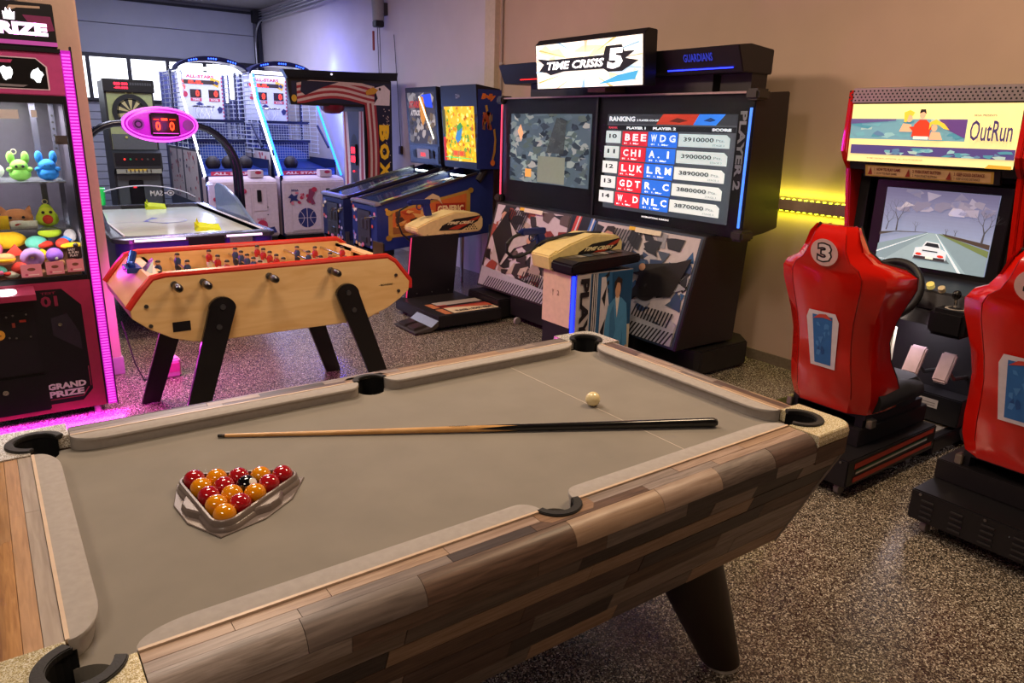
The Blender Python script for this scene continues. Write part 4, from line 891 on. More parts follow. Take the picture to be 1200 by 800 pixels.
# ---------------- basketball machines ----------------
m_net, m_navy = M('#c4c9da', .4, .3), M('#10163a', .35)
m_wb = M('#d0bcc8', .45); m_rp = M('#b83050', .5); m_np = M('#2a2f6a', .5)
def hoop_machine(x0, x1, label, led, right_led):
    y0 = 9.2; xc = (x0+x1)/2; w = x1-x0
    t = thing('basketball_machine', label, 'arcade game', (xc, 10.4, 0), 'basketball machines at the rear')
    part('front_cabinet', B().prism([(y0+.05, .1), (y0, .14), (y0-.01, .86), (y0+.03, .905), (y0+.30, .93), (y0+.30, .1)], 'x', x0+.01, x1-.01), m_wb, t, bevel=.012)
    part('plinth', B().box((x0+.03, y0+.05, 0), (x1-.03, y0+2.3, .1)), BLACKM, t)
    a = Art((x0+.02, y0-.0105, .14), (w-.04, 0, 0), (0, -.0, .70)); rr = random.Random(int(x0*10))
    a.R(M('#b4a2b2', .5), .12, .05, .60, .93).R(m_wb, .125, .055, .595, .925).R(M('#b4a2b2', .5), .63, .48, .84, .93).R(m_wb, .635, .485, .835, .925)
    a.E(m_np, .36, .30, .15, .20, 28)
    for q in ((.355, .10, .365, .50), (.21, .295, .51, .305)): a.R(m_wb, *q)
    for s in (-1, 1): a.P(m_wb, [(.36+s*(.13-.075*sin(pi*i/10)), .14+.32*i/10) for i in range(11)]+[(.36+s*(.12-.075*sin(pi*i/10)), .14+.32*i/10) for i in range(10, -1, -1)])
    a.T(m_np, 'SEGA', .12, .84, .24, .88, .04)
    for i in range(12):
        cx, cy = rr.uniform(.04, .5), rr.uniform(.56, .82); a.E(rr.choice((m_rp, M('#d87a90', .5), m_rp)), cx, cy, rr.uniform(.01, .035), rr.uniform(.012, .04), 9)
    a.P(m_np, [(.06, .72), (.12, .80), (.16, .75), (.22, .78), (.20, .70), (.24, .64), (.15, .66), (.08, .62), (.11, .70)])
    a.P(M('#8a3a5a', .5), [(.40, .88), (.47, .90), (.50, .80), (.46, .70), (.50, .58), (.44, .56), (.41, .66), (.38, .60), (.35, .66), (.39, .74)])
    a.E(m_rp, .49, .87, .045, .05, 14).E(m_rp, .74, .20, .08, .10, 16).P(m_np, [(.78, .12), (.92, .16), (.96, .04), (.84, .02)]).T(m_rp, 'SONIC', .66, .30, .80, .335, .03)
    for s in (.4, .55): a.E(M('#4a4450', .4), .82+.03*s, s, .012, .012, 10)
    a.done('front_print', t)
    part('coin_slot', B().box((x0+.68*w, y0-.035, .60), (x0+.74*w, y0-.01, .76)), M('#15151a', .35), t, bevel=.006)
    part('start_box', B().box((x0+.63*w, y0+.06, .92), (x0+.82*w, y0+.2, 1.02)), m_wb, t, bevel=.006)
    a = Art((x0+.63*w, y0+.0592, .925), (.19*w, 0, 0), (0, 0, .09)).E(m_rp, .6, .7, .25, .25, 12); a.done('sticker_print', t)
    # frame
    part('frame_post', B().box((x0, y0+.02, .1), (x0+.035, y0+.06, .95)), m_navy, t)
    part('side_wall', B().box((x0+.005, y0+.3, .1), (x0+.02, y0+2.3, 1.28)), m_navy, t); part('side_wall', B().box((x1-.02, y0+.3, .1), (x1-.005, y0+2.3, 1.15)), m_navy, t)
    for ya_ in (y0+.42, y0+1.30):
        a = Art((x0+.004, ya_+.80, .55), (0, -.80, 0), (0, 0, .70), M('#d8ccd4', .45)); rq = random.Random(int(ya_*9))
        for k in range(26): a.E(rq.choice((m_rp, m_rp, m_np, M('#d87a90', .5))), rq.uniform(.06, .94), rq.uniform(.05, .95), rq.uniform(.015, .05), rq.uniform(.015, .05), 7)
        a.done('side_print', t)
    part('ramp', B().prism([(y0+.30, .80), (y0+.32, .97), (y0+2.2, 1.16), (y0+2.2, 1.02)], 'x', x0+.02, x1-.02), M('#1c2f78', .35), t)
    part('back_wall', B().box((x0, y0+2.28, .1), (x1, y0+2.32, 2.35)), M('#4a5080', .5), t)
    part('ball_stop', B().box((x0+.02, y0+1.35, 1.0), (x1-.02, y0+1.38, 1.36)), M('#1c3070', .35), t)
    a = Art((x0+.06, y0+1.348, 1.06), (w-.12, 0, 0), (0, 0, .28)).P(M('#3a5aa8', .4), [(0, .0), (.2, .7), (.4, .9), (.7, .8), (1, .5), (1, .0)]); a.done('stop_print', t)
    part('ball_guard', B().box((x0+.03, y0+.30, .93), (x1-.03, y0+.32, 1.03)), M('#24408c', .35), t)
    a = Art((x0+.03, y0+.299, .93), (w-.06, 0, 0), (0, 0, .10)).P(M('#4a6ab8', .4), [(0, .1), (.2, .7), (.4, .9), (.7, .8), (1, .5), (1, .1)]).R(m_rp, .12, .08, .80, .62).T(M('#e0d0dc', .5), 'ALL STARS', .16, .18, .76, .52, .04); a.done('ramp_print', t)
    # net: wires crossing (one countless mesh per side, structure bars separate)
    for x in (x0+.02, x1-.02):
        b = B()
        for k in range(19): b.cyl((x, y0+.9, 1.22+.062*k), (x, y0+2.28, 1.22+.062*k), .006, n=4)
        for k in range(5): b.cyl((x, y0+.95+.3*k, 1.2), (x, y0+.95+.3*k, 2.33), .0045, n=4)
        part('side_net', b, m_net, t, kind='stuff')
    b = B()
    for k in range(14): b.cyl((x0+.02, y0+1.33, 1.12+.04*k), (x1-.02, y0+1.33, 1.12+.04*k), .003, n=4)
    for k in range(24): b.cyl((x0+.03+(w-.06)*k/23, y0+1.33, 1.12), (x0+.03+(w-.06)*k/23, y0+1.33, 1.66), .003, n=4)
    part('front_net', b, m_net, t, kind='stuff')
    part('cross_bar', B().box((x0, y0+1.30, 1.64), (x1, y0+1.36, 1.68)), m_navy, t); part('cross_bar', B().box((x0, y0+1.30, 1.36), (x1, y0+1.36, 1.40)), m_navy, t)
    for s in (x0+.03, x1-.03): part('strut', B().tube([(s, y0+.9, 1.62), (s, y0+.5, 1.32)], .02, 6), m_navy, t)
    for s in (x0+.018, x1-.018): part('rear_post', B().box((s-.018, y0+1.60, .9), (s+.018, y0+1.64, 2.36)), m_navy, t)
    # backboard
    by = y0+1.9; bx0, bx1 = x0+.06, x1-.30+.18
    bb = part('backboard', B().box((x0+.14, by, 1.62), (x1-.14, by+.04, 2.36)), M('#cdd0e0', .4), t, bevel=.006)
    a = Art((x0+.14, by-.001, 1.62), (w-.28, 0, 0), (0, 0, .74))
    a.T(m_rp, 'ALL-STARS', .22, .88, .82, .94, .04).P(M('#e8b838', .5), [(.75, .90), (.95, .84), (.90, .70), (.72, .78)]).R(M('#2a0a10', .3), .08, .76, .82, .84).T(E_('#ff3020', 3), '1 8.8.', .12, .765, .58, .83, .04)
    for q, tx in ((.28, 'TIME'), (.68, 'SCORE')): a.R(M('#2a1014', .3), q, .50, q+.24, .66).T(E_('#ff3020', 3), '0', q+.12, .52, q+.20, .64, .03).R(m_rp, q, .43, q+.24, .49).T(m_wt, tx, q+.04, .44, q+.20, .48, .03)
    a.E(m_rp, .16, .56, .07, .06, 12).P(m_np, [(.84, .28), (.90, .34), (.97, .30), (.94, .22), (.88, .20)]).P(m_np, [(.80, .80), (.86, .84), (.92, .80), (.88, .75)]).P(m_np, [(.38, .37), (.46, .42), (.56, .37), (.47, .34)])
    for k in range(12): a.R(m_rp, .965, .05+.075*k, .99, .09+.075*k)
    a.done('board_print', bb)
    a = Art((x0+.03, y0+1.2, 2.06), (.14, .2, 0), (0, 0, .10)).T(E_('#ff3020', 3), '29' , .1, .1, .9, .9, .04); a.done('side_digits', t)
    hp = part('hoop', B().torus((xc-.02, by-.20, 1.86), (0, 0, 1), .15, .012, 26, 6), CHROME, t, True)
    b = B(); rr2 = random.Random(4)
    for k in range(10):
        for j in range(3):
            a0, a1 = 2*pi*(k+.5*j)/10, 2*pi*(k+.5*j+.5)/10; r0, r1 = .15-.022*j, .128-.022*j
            for s1 in (a1, 2*a0-a1): b.cyl((xc-.02+r0*cos(a0), by-.2+r0*sin(a0), 1.86-.06*j), (xc-.02+r1*cos(s1), by-.2+r1*sin(s1), 1.80-.06*j), .003, n=4)
    part('hoop_net', b, M('#e0e0ea', .5), hp)
    # arched top
    n = 14; P_ = lambda r, dz: [(x0-.0+w/2+(-w/2-.02)*cos(pi*i/n)*r, 2.33+dz*sin(pi*i/n)) for i in range(n+1)]
    o2, i2 = P_(1, .20), P_(.96, .135)[::-1]
    ar = part('top_arch', B().prism(o2+i2, 'y', y0+1.05, y0+1.35), m_navy, t, True)
    for c in (-.28, 0, .28):
        b = B()
        for k in range(4):
            f_ = c+(k-1.5)*.035; zz = 2.33+.165*sqrt(max(0, 1-(f_/.5)**2)); b.sph((xc+f_*w, y0+1.045, zz), .011, 8, 5)
        part('arch_lamp', b, E_('#2a50ff', 6), ar)
    part('arch_light', B().tube([(x0+w/2-(w/2-.06)*cos(pi*i/12), y0+1.06, 2.28+.14*sin(pi*i/12)) for i in range(6, 12)], .009, 6), E_('#f2f6ff', 3), t)
    part('light_bar', B().box((x0+.05, y0+1.75, 2.375), (x1-.05 if led == 'w' else xc, y0+1.79, 2.42)), E_('#f6f8ff', 4), t)
    part('light_bar', B().box((x1-.10, y0+1.62, 1.98), (x1-.05, y0+1.66, 2.36)), E_('#f6f8ff', 3.5), t) if led == 'w' else None
    part('canopy_net', B().box((x0+.03, y0+1.1, 2.30), (x0+.05, y0+2.2, 2.32)), m_net, t)
    for x, c in ((x0+.012, led), (x1-.012, right_led)):
        if not c: continue
        col = {'w': '#f6f8ff', 'b': '#1c6cff'}[c]
        part('light_tube', B().tube([(x, y0+.10, .94), (x, y0+.97, 1.98), (x, y0+1.12, 2.36)], .017, 8), E_(col, 3.2 if c == 'w' else 4.5), t, label='glowing %s side tube' % ('white' if c == 'w' else 'blue'))
    return t
hoop_machine(2.43, 3.375, 'white-fronted basketball hoop machine beside the dart machine, left of the pair', 'w', None)
hoop_machine(3.425, 4.37, 'white-fronted basketball hoop machine next to the boxing machine, right of the pair', 'w', 'b')
# second blue tube between the two machines belongs to the right one
t2 = [o for o in bpy.data.objects if o.name.startswith('basketball_machine')][-1]
part('light_tube', B().tube([(3.48, 9.30, .95), (3.48, 10.17, 1.98), (3.48, 10.32, 2.33)], .017, 8), E_('#1c6cff', 4.5), t2, label='glowing blue side tube')
for i, (x, yy, zz, m_) in enumerate(((2.66, 9.72, 1.0, 0), (2.88, 9.74, 1.0, 0), (3.10, 9.72, 1.0, 0), (3.76, 9.72, 1.0, 0))):
    zb = .97+(yy-9.52)*.101+.102; lb = ['dark basketball at the left of three on the left machine ramp', 'dark basketball in the middle of three on the left machine ramp', 'dark basketball at the right of three on the left machine ramp', 'dark basketball alone on the right machine ramp'][i]
    tb = thing('basketball', lb, 'ball', (x, yy, zb), 'basketballs on the ramps')
    part('ball_skin', B().sph((x, yy, zb), .10, 22, 14), M('#241a20', .6), tb, True); part('seam', B().torus((x, yy, zb), (1, 0, 0), .1005, .002, 28, 5).torus((x, yy, zb), (0, 0, 1), .1005, .002, 28, 5), BLACKM, tb)
for x_ in (2.9, 3.9): strip('hoop_light', (x_, 10.4, 2.30), (0, .5, -1), (1, 0, 0), .8, .1, 3, (.75, .82, 1)); strip('ramp_light', (x_, 9.5, 2.2), (0, .3, -1), (1, 0, 0), .8, .1, 9, (.6, .7, 1))
strip('blue_tube_glow', (4.41, 9.75, 1.6), (1, -.1, .1), (0, .5, .9), 1.4, .04, 30, (.05, .09, 1))
point('blue_spot', (4.52, 10.2, 2.5), 14, (.05, .08, 1), .05)
strip('front_tube_glow', (2.4, 9.05, 1.3), (-.2, -1, -.4), (0, 0, 1), 1.0, .05, 30, (.25, .38, 1))

# ---------------- boxing machine ----------------
bx = thing('boxing_machine', 'flag-painted punching machine with overhanging arm and yellow letters', 'boxing machine', (4.2, 7.95, 0))
Y0, Y1 = 7.6, 8.28
m_bk = M('#121014', .4); m_rs, m_ws, m_bs = M('#9a3038', .5), M('#cbb6ae', .5), M('#1d1e38', .5)
side = [(3.98, 0), (3.98, 2.19), (4.36, 2.20), (4.36, 0)]
part('body', B().prism(side, 'y', Y0, Y1), m_bk, bx, bevel=.01)
part('arm', B().loft([[(3.98, Y0, 1.87), (3.98, Y1, 1.87), (3.98, Y1, 2.19), (3.98, Y0, 2.19)], [(3.06, Y0, 1.87), (3.06, Y0+.05, 1.87), (3.03, Y0+.05, 2.16), (3.03, Y0, 2.16)]]), m_bk, bx)
part('roof_edge', B().loft([[(2.97, Y0-.06, 2.25), (2.97, Y0+.06, 2.25), (3.03, Y0+.06, 2.16), (3.03, Y0-.03, 2.16)], [(3.98, Y0-.06, 2.27), (3.98, Y1+.04, 2.27), (3.98, Y1+.02, 2.19), (3.98, Y0-.03, 2.19)], [(4.42, Y0-.06, 2.29), (4.42, Y1+.04, 2.29), (4.42, Y1+.02, 2.20), (4.42, Y0-.03, 2.20)]]), m_bk, bx)
part('spot_lamp', B().cyl((3.55, Y0-.07, 2.225), (3.55, Y0-.055, 2.225), .012, n=10), E_('#d8d8e8', 1), bx)
a = Art((3.06, Y0-.001, 0), (1.30, 0, 0), (0, 0, 2.2), None, .0008); g = lambda x: (x-3.06)/1.30; q = lambda z: z/2.2
a.P(m_bs, [(g(3.08), q(1.90)), (g(4.34), q(1.90)), (g(4.34), q(2.16)), (g(3.08), q(2.13))])
a.P(m_bs, [(g(4.06), q(.1)), (g(4.33), q(.1)), (g(4.33), q(1.9)), (g(4.06), q(1.9))])
for k in range(8):
    z0 = 1.90+.030*k
    top = [(g(3.14+.98*i/12), q(min(2.15, max(1.885, z0+.030+.05*sin(i/12*pi*1.5-.6)+.02*(i/12))))) for i in range(13)]; bot = [(x_, max(q(1.885), y_-q(.031))) for x_, y_ in top][::-1]
    a.P(m_rs if k % 2 == 0 else m_ws, top+bot, same=False)
a.P(m_bs, [(g(3.20), q(2.14)), (g(3.66), q(2.145)), (g(3.46), q(2.08)), (g(3.24), q(1.98)), (g(3.18), q(2.02))])
for k in range(5):
    x_ = 3.985+.030*k
    top = [(g(max(3.985, x_+.03*sin(i/10*pi*1.4))), q(1.92-1.7*i/10)) for i in range(11)]; a.P(m_rs if k % 2 == 0 else m_ws, top+[(p+.030/1.30, r) for p, r in top[::-1]])
for k in range(34):
    r_ = random.Random(k); cx, cy = r_.uniform(4.22, 4.32), r_.uniform(1.2, 1.88); a.P(m_ws, [(g(cx+.011*cos(pi/2+2*pi*j/10)*(1 if j % 2 == 0 else .45)), q(cy+.011*sin(pi/2+2*pi*j/10)*(1 if j % 2 == 0 else .45))) for j in range(10)], same=k > 0)
# pale eagle-like head shape left as plain white and gold patch
a.P(M('#d8cfd0', .5), [(g(4.10), q(1.90)), (g(4.32), q(1.90)), (g(4.33), q(2.08)), (g(4.25), q(2.14)), (g(4.12), q(2.10)), (g(4.16), q(1.98))]).P(M('#c8922c', .5), [(g(4.0), q(2.06)), (g(4.10), q(2.11)), (g(4.17), q(2.08)), (g(4.12), q(2.03)), (g(4.01), q(2.01))]).E(M('#33261c', .5), g(4.19), q(2.09), .012, .008)
a.E(M('#c8a030', .5), g(3.10), q(1.94), .025, .018)
yl = M('#d8a41c', .45, emit=.15)
for i, ch in enumerate('BOX'):
    vs, fs = text_geo(ch, .06); z1 = 1.665-.225*i; a.k += 1
    a.b.add([a.o+a.u*g(4.17+.135*bb_)+a.v*q(z1-.20*aa)+a.n*a.lift*a.k for aa, bb_ in vs], fs, a.mi(yl))
a.done('side_print', bx)
a = Art((3.979, Y1-.02, .3), (0, -(Y1-Y0-.04), 0), (0, 0, 1.52), m_ws, .0008)
a.P(m_rs, [(.06, 0), (.14, 0), (.20, .5), (.12, 1), (.05, 1), (.1, .5)]).P(M('#3a4058', .4), [(.24, 0), (.80, 0), (.72, .55), (.80, 1), (.24, 1), (.32, .55)]).P(m_rs, [(.86, 0), (.94, 0), (.95, 1), (.88, 1), (.82, .5)])
a.E(M('#14141c', .3), .53, .62, .22, .20, 26).P(M('#c8c8d0', .5), [(.4, .1), (.62, .1), (.56, .36), (.5, .36)]); a.done('front_print', bx)
part('score_display', B().box((3.955, 7.84, 1.16), (3.98, 8.0, 1.42)), M('#16080a', .3), bx, bevel=.004)
a = Art((3.9545, 7.99, 1.18), (0, -.14, 0), (0, 0, .22)).T(E_('#ff2030', 3.2), '888', .05, .55, .95, .95, .05).T(E_('#ff2030', 3.2), '888', .05, .05, .95, .45, .05); a.done('display_digits', bx)
part('power_lamp', B().sph((3.96, 7.92, 1.08), .014, 8, 6), E_('#ff2030', 2), bx)
part('punch_pad_mount', B().lathe((3.62, 7.72, 1.88), (0, 0, -1), [(0, .15), (.05, .14), (.09, .09), (.10, .02)], 22), M('#6a1424', .35), bx, True, label='dark red pad holder')
# ---------------- pinball machines ----------------
def pinball(y0, label, dark, seed):
    X0, X1, Wd = 2.98, 4.30, .56; y1 = y0+Wd
    t = thing('pinball_machine', label, 'pinball machine', ((X0+X1)/2, y0+Wd/2, 0))
    msd = M('#22306e', .35) if not dark else M('#1c2350', .35)
    side = [(X0, .50), (X0, .935), (X1, 1.265), (X1, .62), (3.6, .56)]
    for a_, c_ in ((y0, y0+.02), (y1-.02, y1)): part('side_panel', B().prism(side, 'y', a_, c_), msd, t, bevel=.002)
    part('front_panel', B().box((X0, y0+.02, .50), (X0+.02, y1-.02, .925)), msd, t)
    part('bottom_board', B().prism([(X0, .50), (X0, .52), (X1, .64), (X1, .62), (3.6, .56)], 'y', y0+.02, y1-.02), BLACKM, t)
    part('rear_board', B().box((X1-.02, y0+.02, .62), (X1, y1-.02, 1.26)), BLACKM, t)
    part('lock_bar', B().box((X0-.015, y0-.008, .935), (X0+.06, y1+.008, .968)), M('#b8b4bc', .3, .8), t, bevel=.008)
    for yy in (y0, y1): part('side_rail', B().prism([(X0+.04, .945), (X0+.04, .966), (4.1, 1.238), (4.1, 1.215)], 'y', yy-.012, yy+.012), M('#6a6468', .3, .9), t)
    # playfield
    S = (1.265-.935)/(X1-X0); pl = lambda x, d: .935+(x-X0)*S-d
    part('playfield', B().prism([(X0+.06, pl(X0+.06, .12)), (X0+.06, pl(X0+.06, .10)), (4.12, pl(4.12, .07)), (4.12, pl(4.12, .09))], 'y', y0+.02, y1-.02), M('#30344c', .3), t)
    o = Vec((X0+.08, y0+.03, pl(X0+.08, .098))); u = Vec((1.02, 0, .0)); u.z = pl(X0+1.1, .070)-o.z
    cols = [M(c, .3, emit=.55) for c in ('#4f7d8c', '#9ab0a0', '#c8c060', '#a03c30', '#6e6ab0', '#3c8c54', '#d8d8c8')]
    a = Art(o, u, (0, Wd-.06, 0), M('#46506a', .35), .0006); a.busy(cols, 46, seed, sz=.13)
    for i in range(9): r_ = random.Random(seed+i); a.E(cols[i % 7], r_.uniform(.1, .9), r_.uniform(.15, .85), .02, .04, 10)
    a.done('playfield_print', t)
    for i in range(4):
        px_, py_ = X0+.62+.12*(i % 2)+.08*i, y0+.16+.1*i*.8
        bp = part('bumper', B().lathe((px_, py_, pl(px_, .085)), (0, 0, 1), [(0, .03), (.02, .026), (.035, .036), (.042, .02)], 14), M(('#d8d8d0', '#c83c2c', '#d8b830', '#4a90c8')[i], .3, emit=.3), t, True)
    part('ramp', B().tube([(X0+.45, y0+.10, pl(X0+.45, .07)), (X0+.75, y0+.12, pl(X0+.75, .03)), (X0+.98, y0+.25, pl(X0+.98, .02)), (X0+.8, y0+.42, pl(X0+.8, .03)), (X0+.5, y0+.46, pl(X0+.5, .06))], .012, 6), M('#cfd8d8', .15, .6), t, True)
    for yy, s in ((y0+.20, 1), (y0+.36, -1)): part('flipper', B().tube([(X0+.22, yy-.03*s, pl(X0+.22, .08)), (X0+.16, yy+.03*s, pl(X0+.16, .085))], .009, 6), M('#e8d020', .4), t, True)
    part('glass', B().prism([(X0+.06, pl(X0+.06, .004)), (X0+.06, pl(X0+.06, 0)), (4.10, pl(4.10, .003)), (4.10, pl(4.10, .007))], 'y', y0+.015, y1-.015), GLASS, t)
    strip('playfield_lamp', (4.09, y0+.28, pl(4.09, .03)), (-1, 0, -.35), (0, 1, 0), .46, .02, .9, (.9, 1, .92))
    # legs
    for xx, top in ((X0+.03, .60), (X1-.03, .70)):
        for yy in (y0+.005, y1-.005):
            l = part('leg', B().loft([[(xx+a_*s, yy+b_*s, z) for a_, b_ in ((-.02, -.02), (.02, -.02), (.02, .02), (-.02, .02))] for z, s in ((.05, .6), (top, 1))]), M('#9a9498', .3, .9), t)
            part('leg_foot', B().cyl((xx, yy, 0), (xx, yy, .05), .018, .010, 10), M('#7a7478', .3, .9), l)
    # coin door + front print
    cd_ = part('coin_door', B().box((X0-.012, y0+.13, .535), (X0, y1-.14, .88)), M('#34323a', .4), t, bevel=.006)
    for k in range(2): part('coin_slot', B().box((X0-.018, y0+.19+.09*k, .70), (X0-.011, y0+.24+.09*k, .79)), M('#5c5a60', .3, .7), cd_, bevel=.003)
    part('coin_return', B().box((X0-.020, y0+.20, .57), (X0-.011, y0+.31, .62)), M('#3c3a40', .3, .5), cd_)
    part('start_button', B().cyl((X0-.016, y1-.09, .86), (X0, y1-.09, .86), .016, n=12), M('#d8d4d8', .3), t)
    part('plunger', B().lathe((X0, y0+.05, .83), (-1, 0, 0), [(0, .022), (.01, .022), (.012, .008), (.08, .008), (.085, .016), (.11, .014)], 12), CHROME, t, True)
    part('flipper_button', B().cyl((X0+.10, y0-.012, .90), (X0+.10, y0, .90), .014, n=12), M('#d0a030', .4), t)
    a = Art((X0-.001, y1-.02, .51), (0, -(Wd-.04), 0), (0, 0, .40)); fp = [M(c, .45) for c in ('#c87aa0', '#a8a0c8', '#c8503c', '#d0b070', '#5a64b0')]
    for k in range(26):
        r_ = random.Random(seed*7+k); x_ = r_.choice((r_.uniform(0, .2), r_.uniform(.78, 1))); y_ = r_.uniform(0, 1)
        if k > 15: x_, y_ = r_.uniform(0, 1), r_.uniform(0, .1)
        a.E(r_.choice(fp), min(.95, max(.05, x_)), min(.95, max(.05, y_)), .045, .045, 7)
    a.done('front_print', t)
    # backbox
    b0, b1 = y0-.07, y1+.07
    prof = [(4.03, 1.25), (3.99, 1.60), (4.02, 2.07), (4.32, 2.04), (4.34, 1.25)]
    prof = [(4.09, 1.26), (4.03, 2.075), (4.32, 2.04), (4.345, 1.26)]
    part('backbox', B().prism(prof, 'y', b0, b1), M('#15141a', .4), t, bevel=.006)
    part('hinge', B().cyl((4.17, b0+.02, 1.235), (4.17, b0-.02, 1.235), .045, n=18).box((4.10, b0-.006, 1.10), (4.2, b0+.01, 1.24)), BLACKM, t) if 0 else part('hinge', B().tube([(4.10, y0-.012, 1.15), (4.20, y0-.012, 1.28)], .035, 8), BLACKM, t)
    part('speaker_panel', B().prism([(4.082, 1.275), (4.068, 1.455), (4.09, 1.455), (4.10, 1.275)], 'y', b0+.03, b1-.03), M('#1b1b20', .35), t) if dark else None
    return t, b0, b1, y0, y1
V_ = lambda z: 4.09-(z-1.26)*.06/.815
t, b0, b1, y0, y1 = pinball(5.20, 'blue pinball machine with glowing yellow backglass and gold-framed side art', False, 5)
zz0, zz1 = 1.33, 1.87
o = Vec((V_(zz0)-.001, b1-.06, zz0)); a = Art(o, (0, -(b1-b0-.12), 0), (V_(zz1)-V_(zz0), 0, zz1-zz0), E_('#d8b020', .85), .0007)
ye = [E_(c, .8) for c in ('#e8c828', '#f0d860', '#b8a018', '#6a9a30', '#d08018', '#e0e080', '#a86818')]
a.busy(ye, 170, 11, sz=.06); a.P(E_('#3a80b0', .8), [(.40, .42), (.52, .66), (.66, .62), (.58, .40), (.47, .34)]).P(E_('#3c8c3c', .8), [(.46, .64), (.60, .72), (.68, .64), (.5, .55)]).R(E_('#b82818', .8), 0, .0, .08, .44).R(E_('#4a5020', .6), 0, .5, .10, .95)
a.R(E_('#b07830', .7), .28, .10, .72, .20).T(E_('#e83c20', 1.2), '88', .34, .11, .46, .19, .03).T(E_('#e83c20', 1.2), '88', .54, .11, .66, .19, .03).R(E_('#30c060', 1.2), .05, .06, .95, .075); a.done('backglass', t)
a = Art((V_(1.96)-.002, (b0+b1)/2+.04, 1.945), (0, -.08, 0), (-.004, 0, .045)).T(M('#8a8a94', .4), 'D/+', 0, 0, 1, 1, .02); a.done('maker_print', t)
a = Art((4.05, b0-.001, 1.27), (.28, 0, 0), (0, 0, .76), M('#22306e', .35), .0007); og = M('#d8782c', .5); gd = M('#b08a3c', .45)
a.T(og, 'Bally', .12, .86, .70, .95, .08, .08)
a.P(gd, [(.30, .80), (.40, .81), (.44, .74), (.36, .72)]).busy([M('#7a5a40', .5), gd, M('#a8502c', .5), M('#8a7858', .5)], 16, 3, .2, .50, .62, .72, .10).P(gd, [(.66, .50), (.72, .38), (.68, .22), (.62, .12), (.68, .10), (.78, .22), (.80, .38), (.74, .52)]).E(og, .66, .08, .10, .04, 12)
a.done('side_print', t)
a = Art((3.10, y0-.001, .58), (.92, 0, 0), (0, 0, .50), None, .0008); 
fr_ = lambda z, x: None
a.P(gd, [(.0, .10), (.0, .60), (1, .98), (1, .20)]).P(M('#c86a30', .5), [(.05, .17), (.05, .57), (.95, .90), (.95, .26)]).P(M('#8a5a30', .5), [(.05, .17), (.05, .30), (.6, .40), (.5, .21)])
a.busy([M('#d0903c', .5), M('#b04424', .5), M('#503828', .5), M('#e0b060', .5)], 18, 9, .08, .28, .55, .62, .10)
a.R(M('#a02c1c', .5), .56, .50, .93, .72).T(M('#f0d8a0', .5), 'GENERIC', .58, .53, .91, .68, .05, .0)
for p in ((0, .10), (0, .58), (1, .96), (1, .22)): a.E(M('#c8a040', .3, .5), p[0], p[1], .035, .055, 12)
a.P(M('#c8b48a', .5), [(.36, .62), (.42, .82), (.52, .92), (.60, .86), (.64, .70), (.58, .80), (.50, .82), (.43, .74), (.40, .6)]).done('side_art', t)
t, b0, b1, y0, y1 = pinball(5.98, 'dark pinball machine with grey artwork backglass behind the gold-framed one', True, 23)
zz0, zz1 = 1.48, 2.02
o = Vec((V_(zz0)-.001, b1-.05, zz0)); a = Art(o, (0, -(b1-b0-.10), 0), (V_(zz1)-V_(zz0), 0, zz1-zz0), E_('#3a3a40', .5), .0007)
a.busy([E_(c, .45) for c in ('#6a6a68', '#8c8c88', '#4a4a50', '#a8a49a', '#6a5c40', '#2c3440')], 60, 17, sz=.12)
a.P(E_('#2040c8', 1.0), [(.55, .95), (.90, .97), (.95, .70), (.70, .72)]).P(E_('#b87a1c', .8), [(.45, .88), (.62, .92), (.70, .55), (.55, .35), (.48, .50)]).T(E_('#a03028', .7), 'STARS', .06, .70, .45, .84, .05, .04).T(E_('#b8b4b0', .6), 'ATTACK', .10, .55, .46, .66, .05, .04)
a.P(E_('#fff8d8', 2.4), [(.46, .92), (.50, .93), (.94, .12), (.90, .10)]); a.done('backglass', t)
a = Art((V_(1.36)-.013, b1-.12, 1.31), (0, -(b1-b0-.24), 0), (-.012, 0, .12)).R(M('#8c8480', .4), .2, .1, .8, .95).T(E_('#e03028', 1.5), '0000', .38, .25, .62, .65, .03).E(M('#0c0c10', .5), .07, .5, .08, .38, 18).E(M('#0c0c10', .5), .93, .5, .08, .38, 18); a.done('speaker_print', t)

# ---------------- twin screen shooting cabinet ----------------
GX = 4.03; ys0, ys1 = 1.90, 4.69; ymid = 3.365; yb0 = 2.0
sc2 = thing('shooting_game_cabinet', 'wide black twin-screen shooting arcade cabinet with lit sign on top', 'arcade game', (4.2, ymid, 0))
m_cab = M('#1a1618', .38)
part('screen_housing', B().prism([(GX+.03, 1.0), (GX+.02, 1.93), (4.40, 1.955), (4.44, 1.06), (4.30, 1.03)], 'y', ys0+.0, ys1), m_cab, sc2, bevel=.006)
for a_, c_ in ((ys0+.02, ymid-.012), (ymid+.012, ys1-.02)):
    part('screen_glass', B().box((GX-.006, a_, .985), (GX, c_, 1.925)), GLASS, sc2)
part('screen_divider', B().box((GX-.002, ymid-.010, .98), (GX+.02, ymid+.010, 1.93)), BLACKM, sc2)
part('top_trim', B().box((GX-.012, ys0, 1.927), (GX+.012, ys1, 1.940)), M('#b09a9a', .3, .5), sc2)
for yy in (ys0, ys1):
    for zz in (1.92, 1.03): part('corner_clamp', B().box((GX-.035, yy-.05, zz-.035), (GX+.10, yy+.05, zz+.035)), M('#2b2723', .45), sc2, bevel=.015)
part('edge_light', B().box((GX-.006, ys0+.004, 1.08), (GX+.004, ys0+.018, 1.84)), E_('#3f7af0', 1.4), sc2, label='blue light strip')
part('edge_light', B().box((GX-.006, ys1-.018, 1.05), (GX+.004, ys1-.004, 1.88)), E_('#e8405c', 1.3), sc2, label='red light strip')
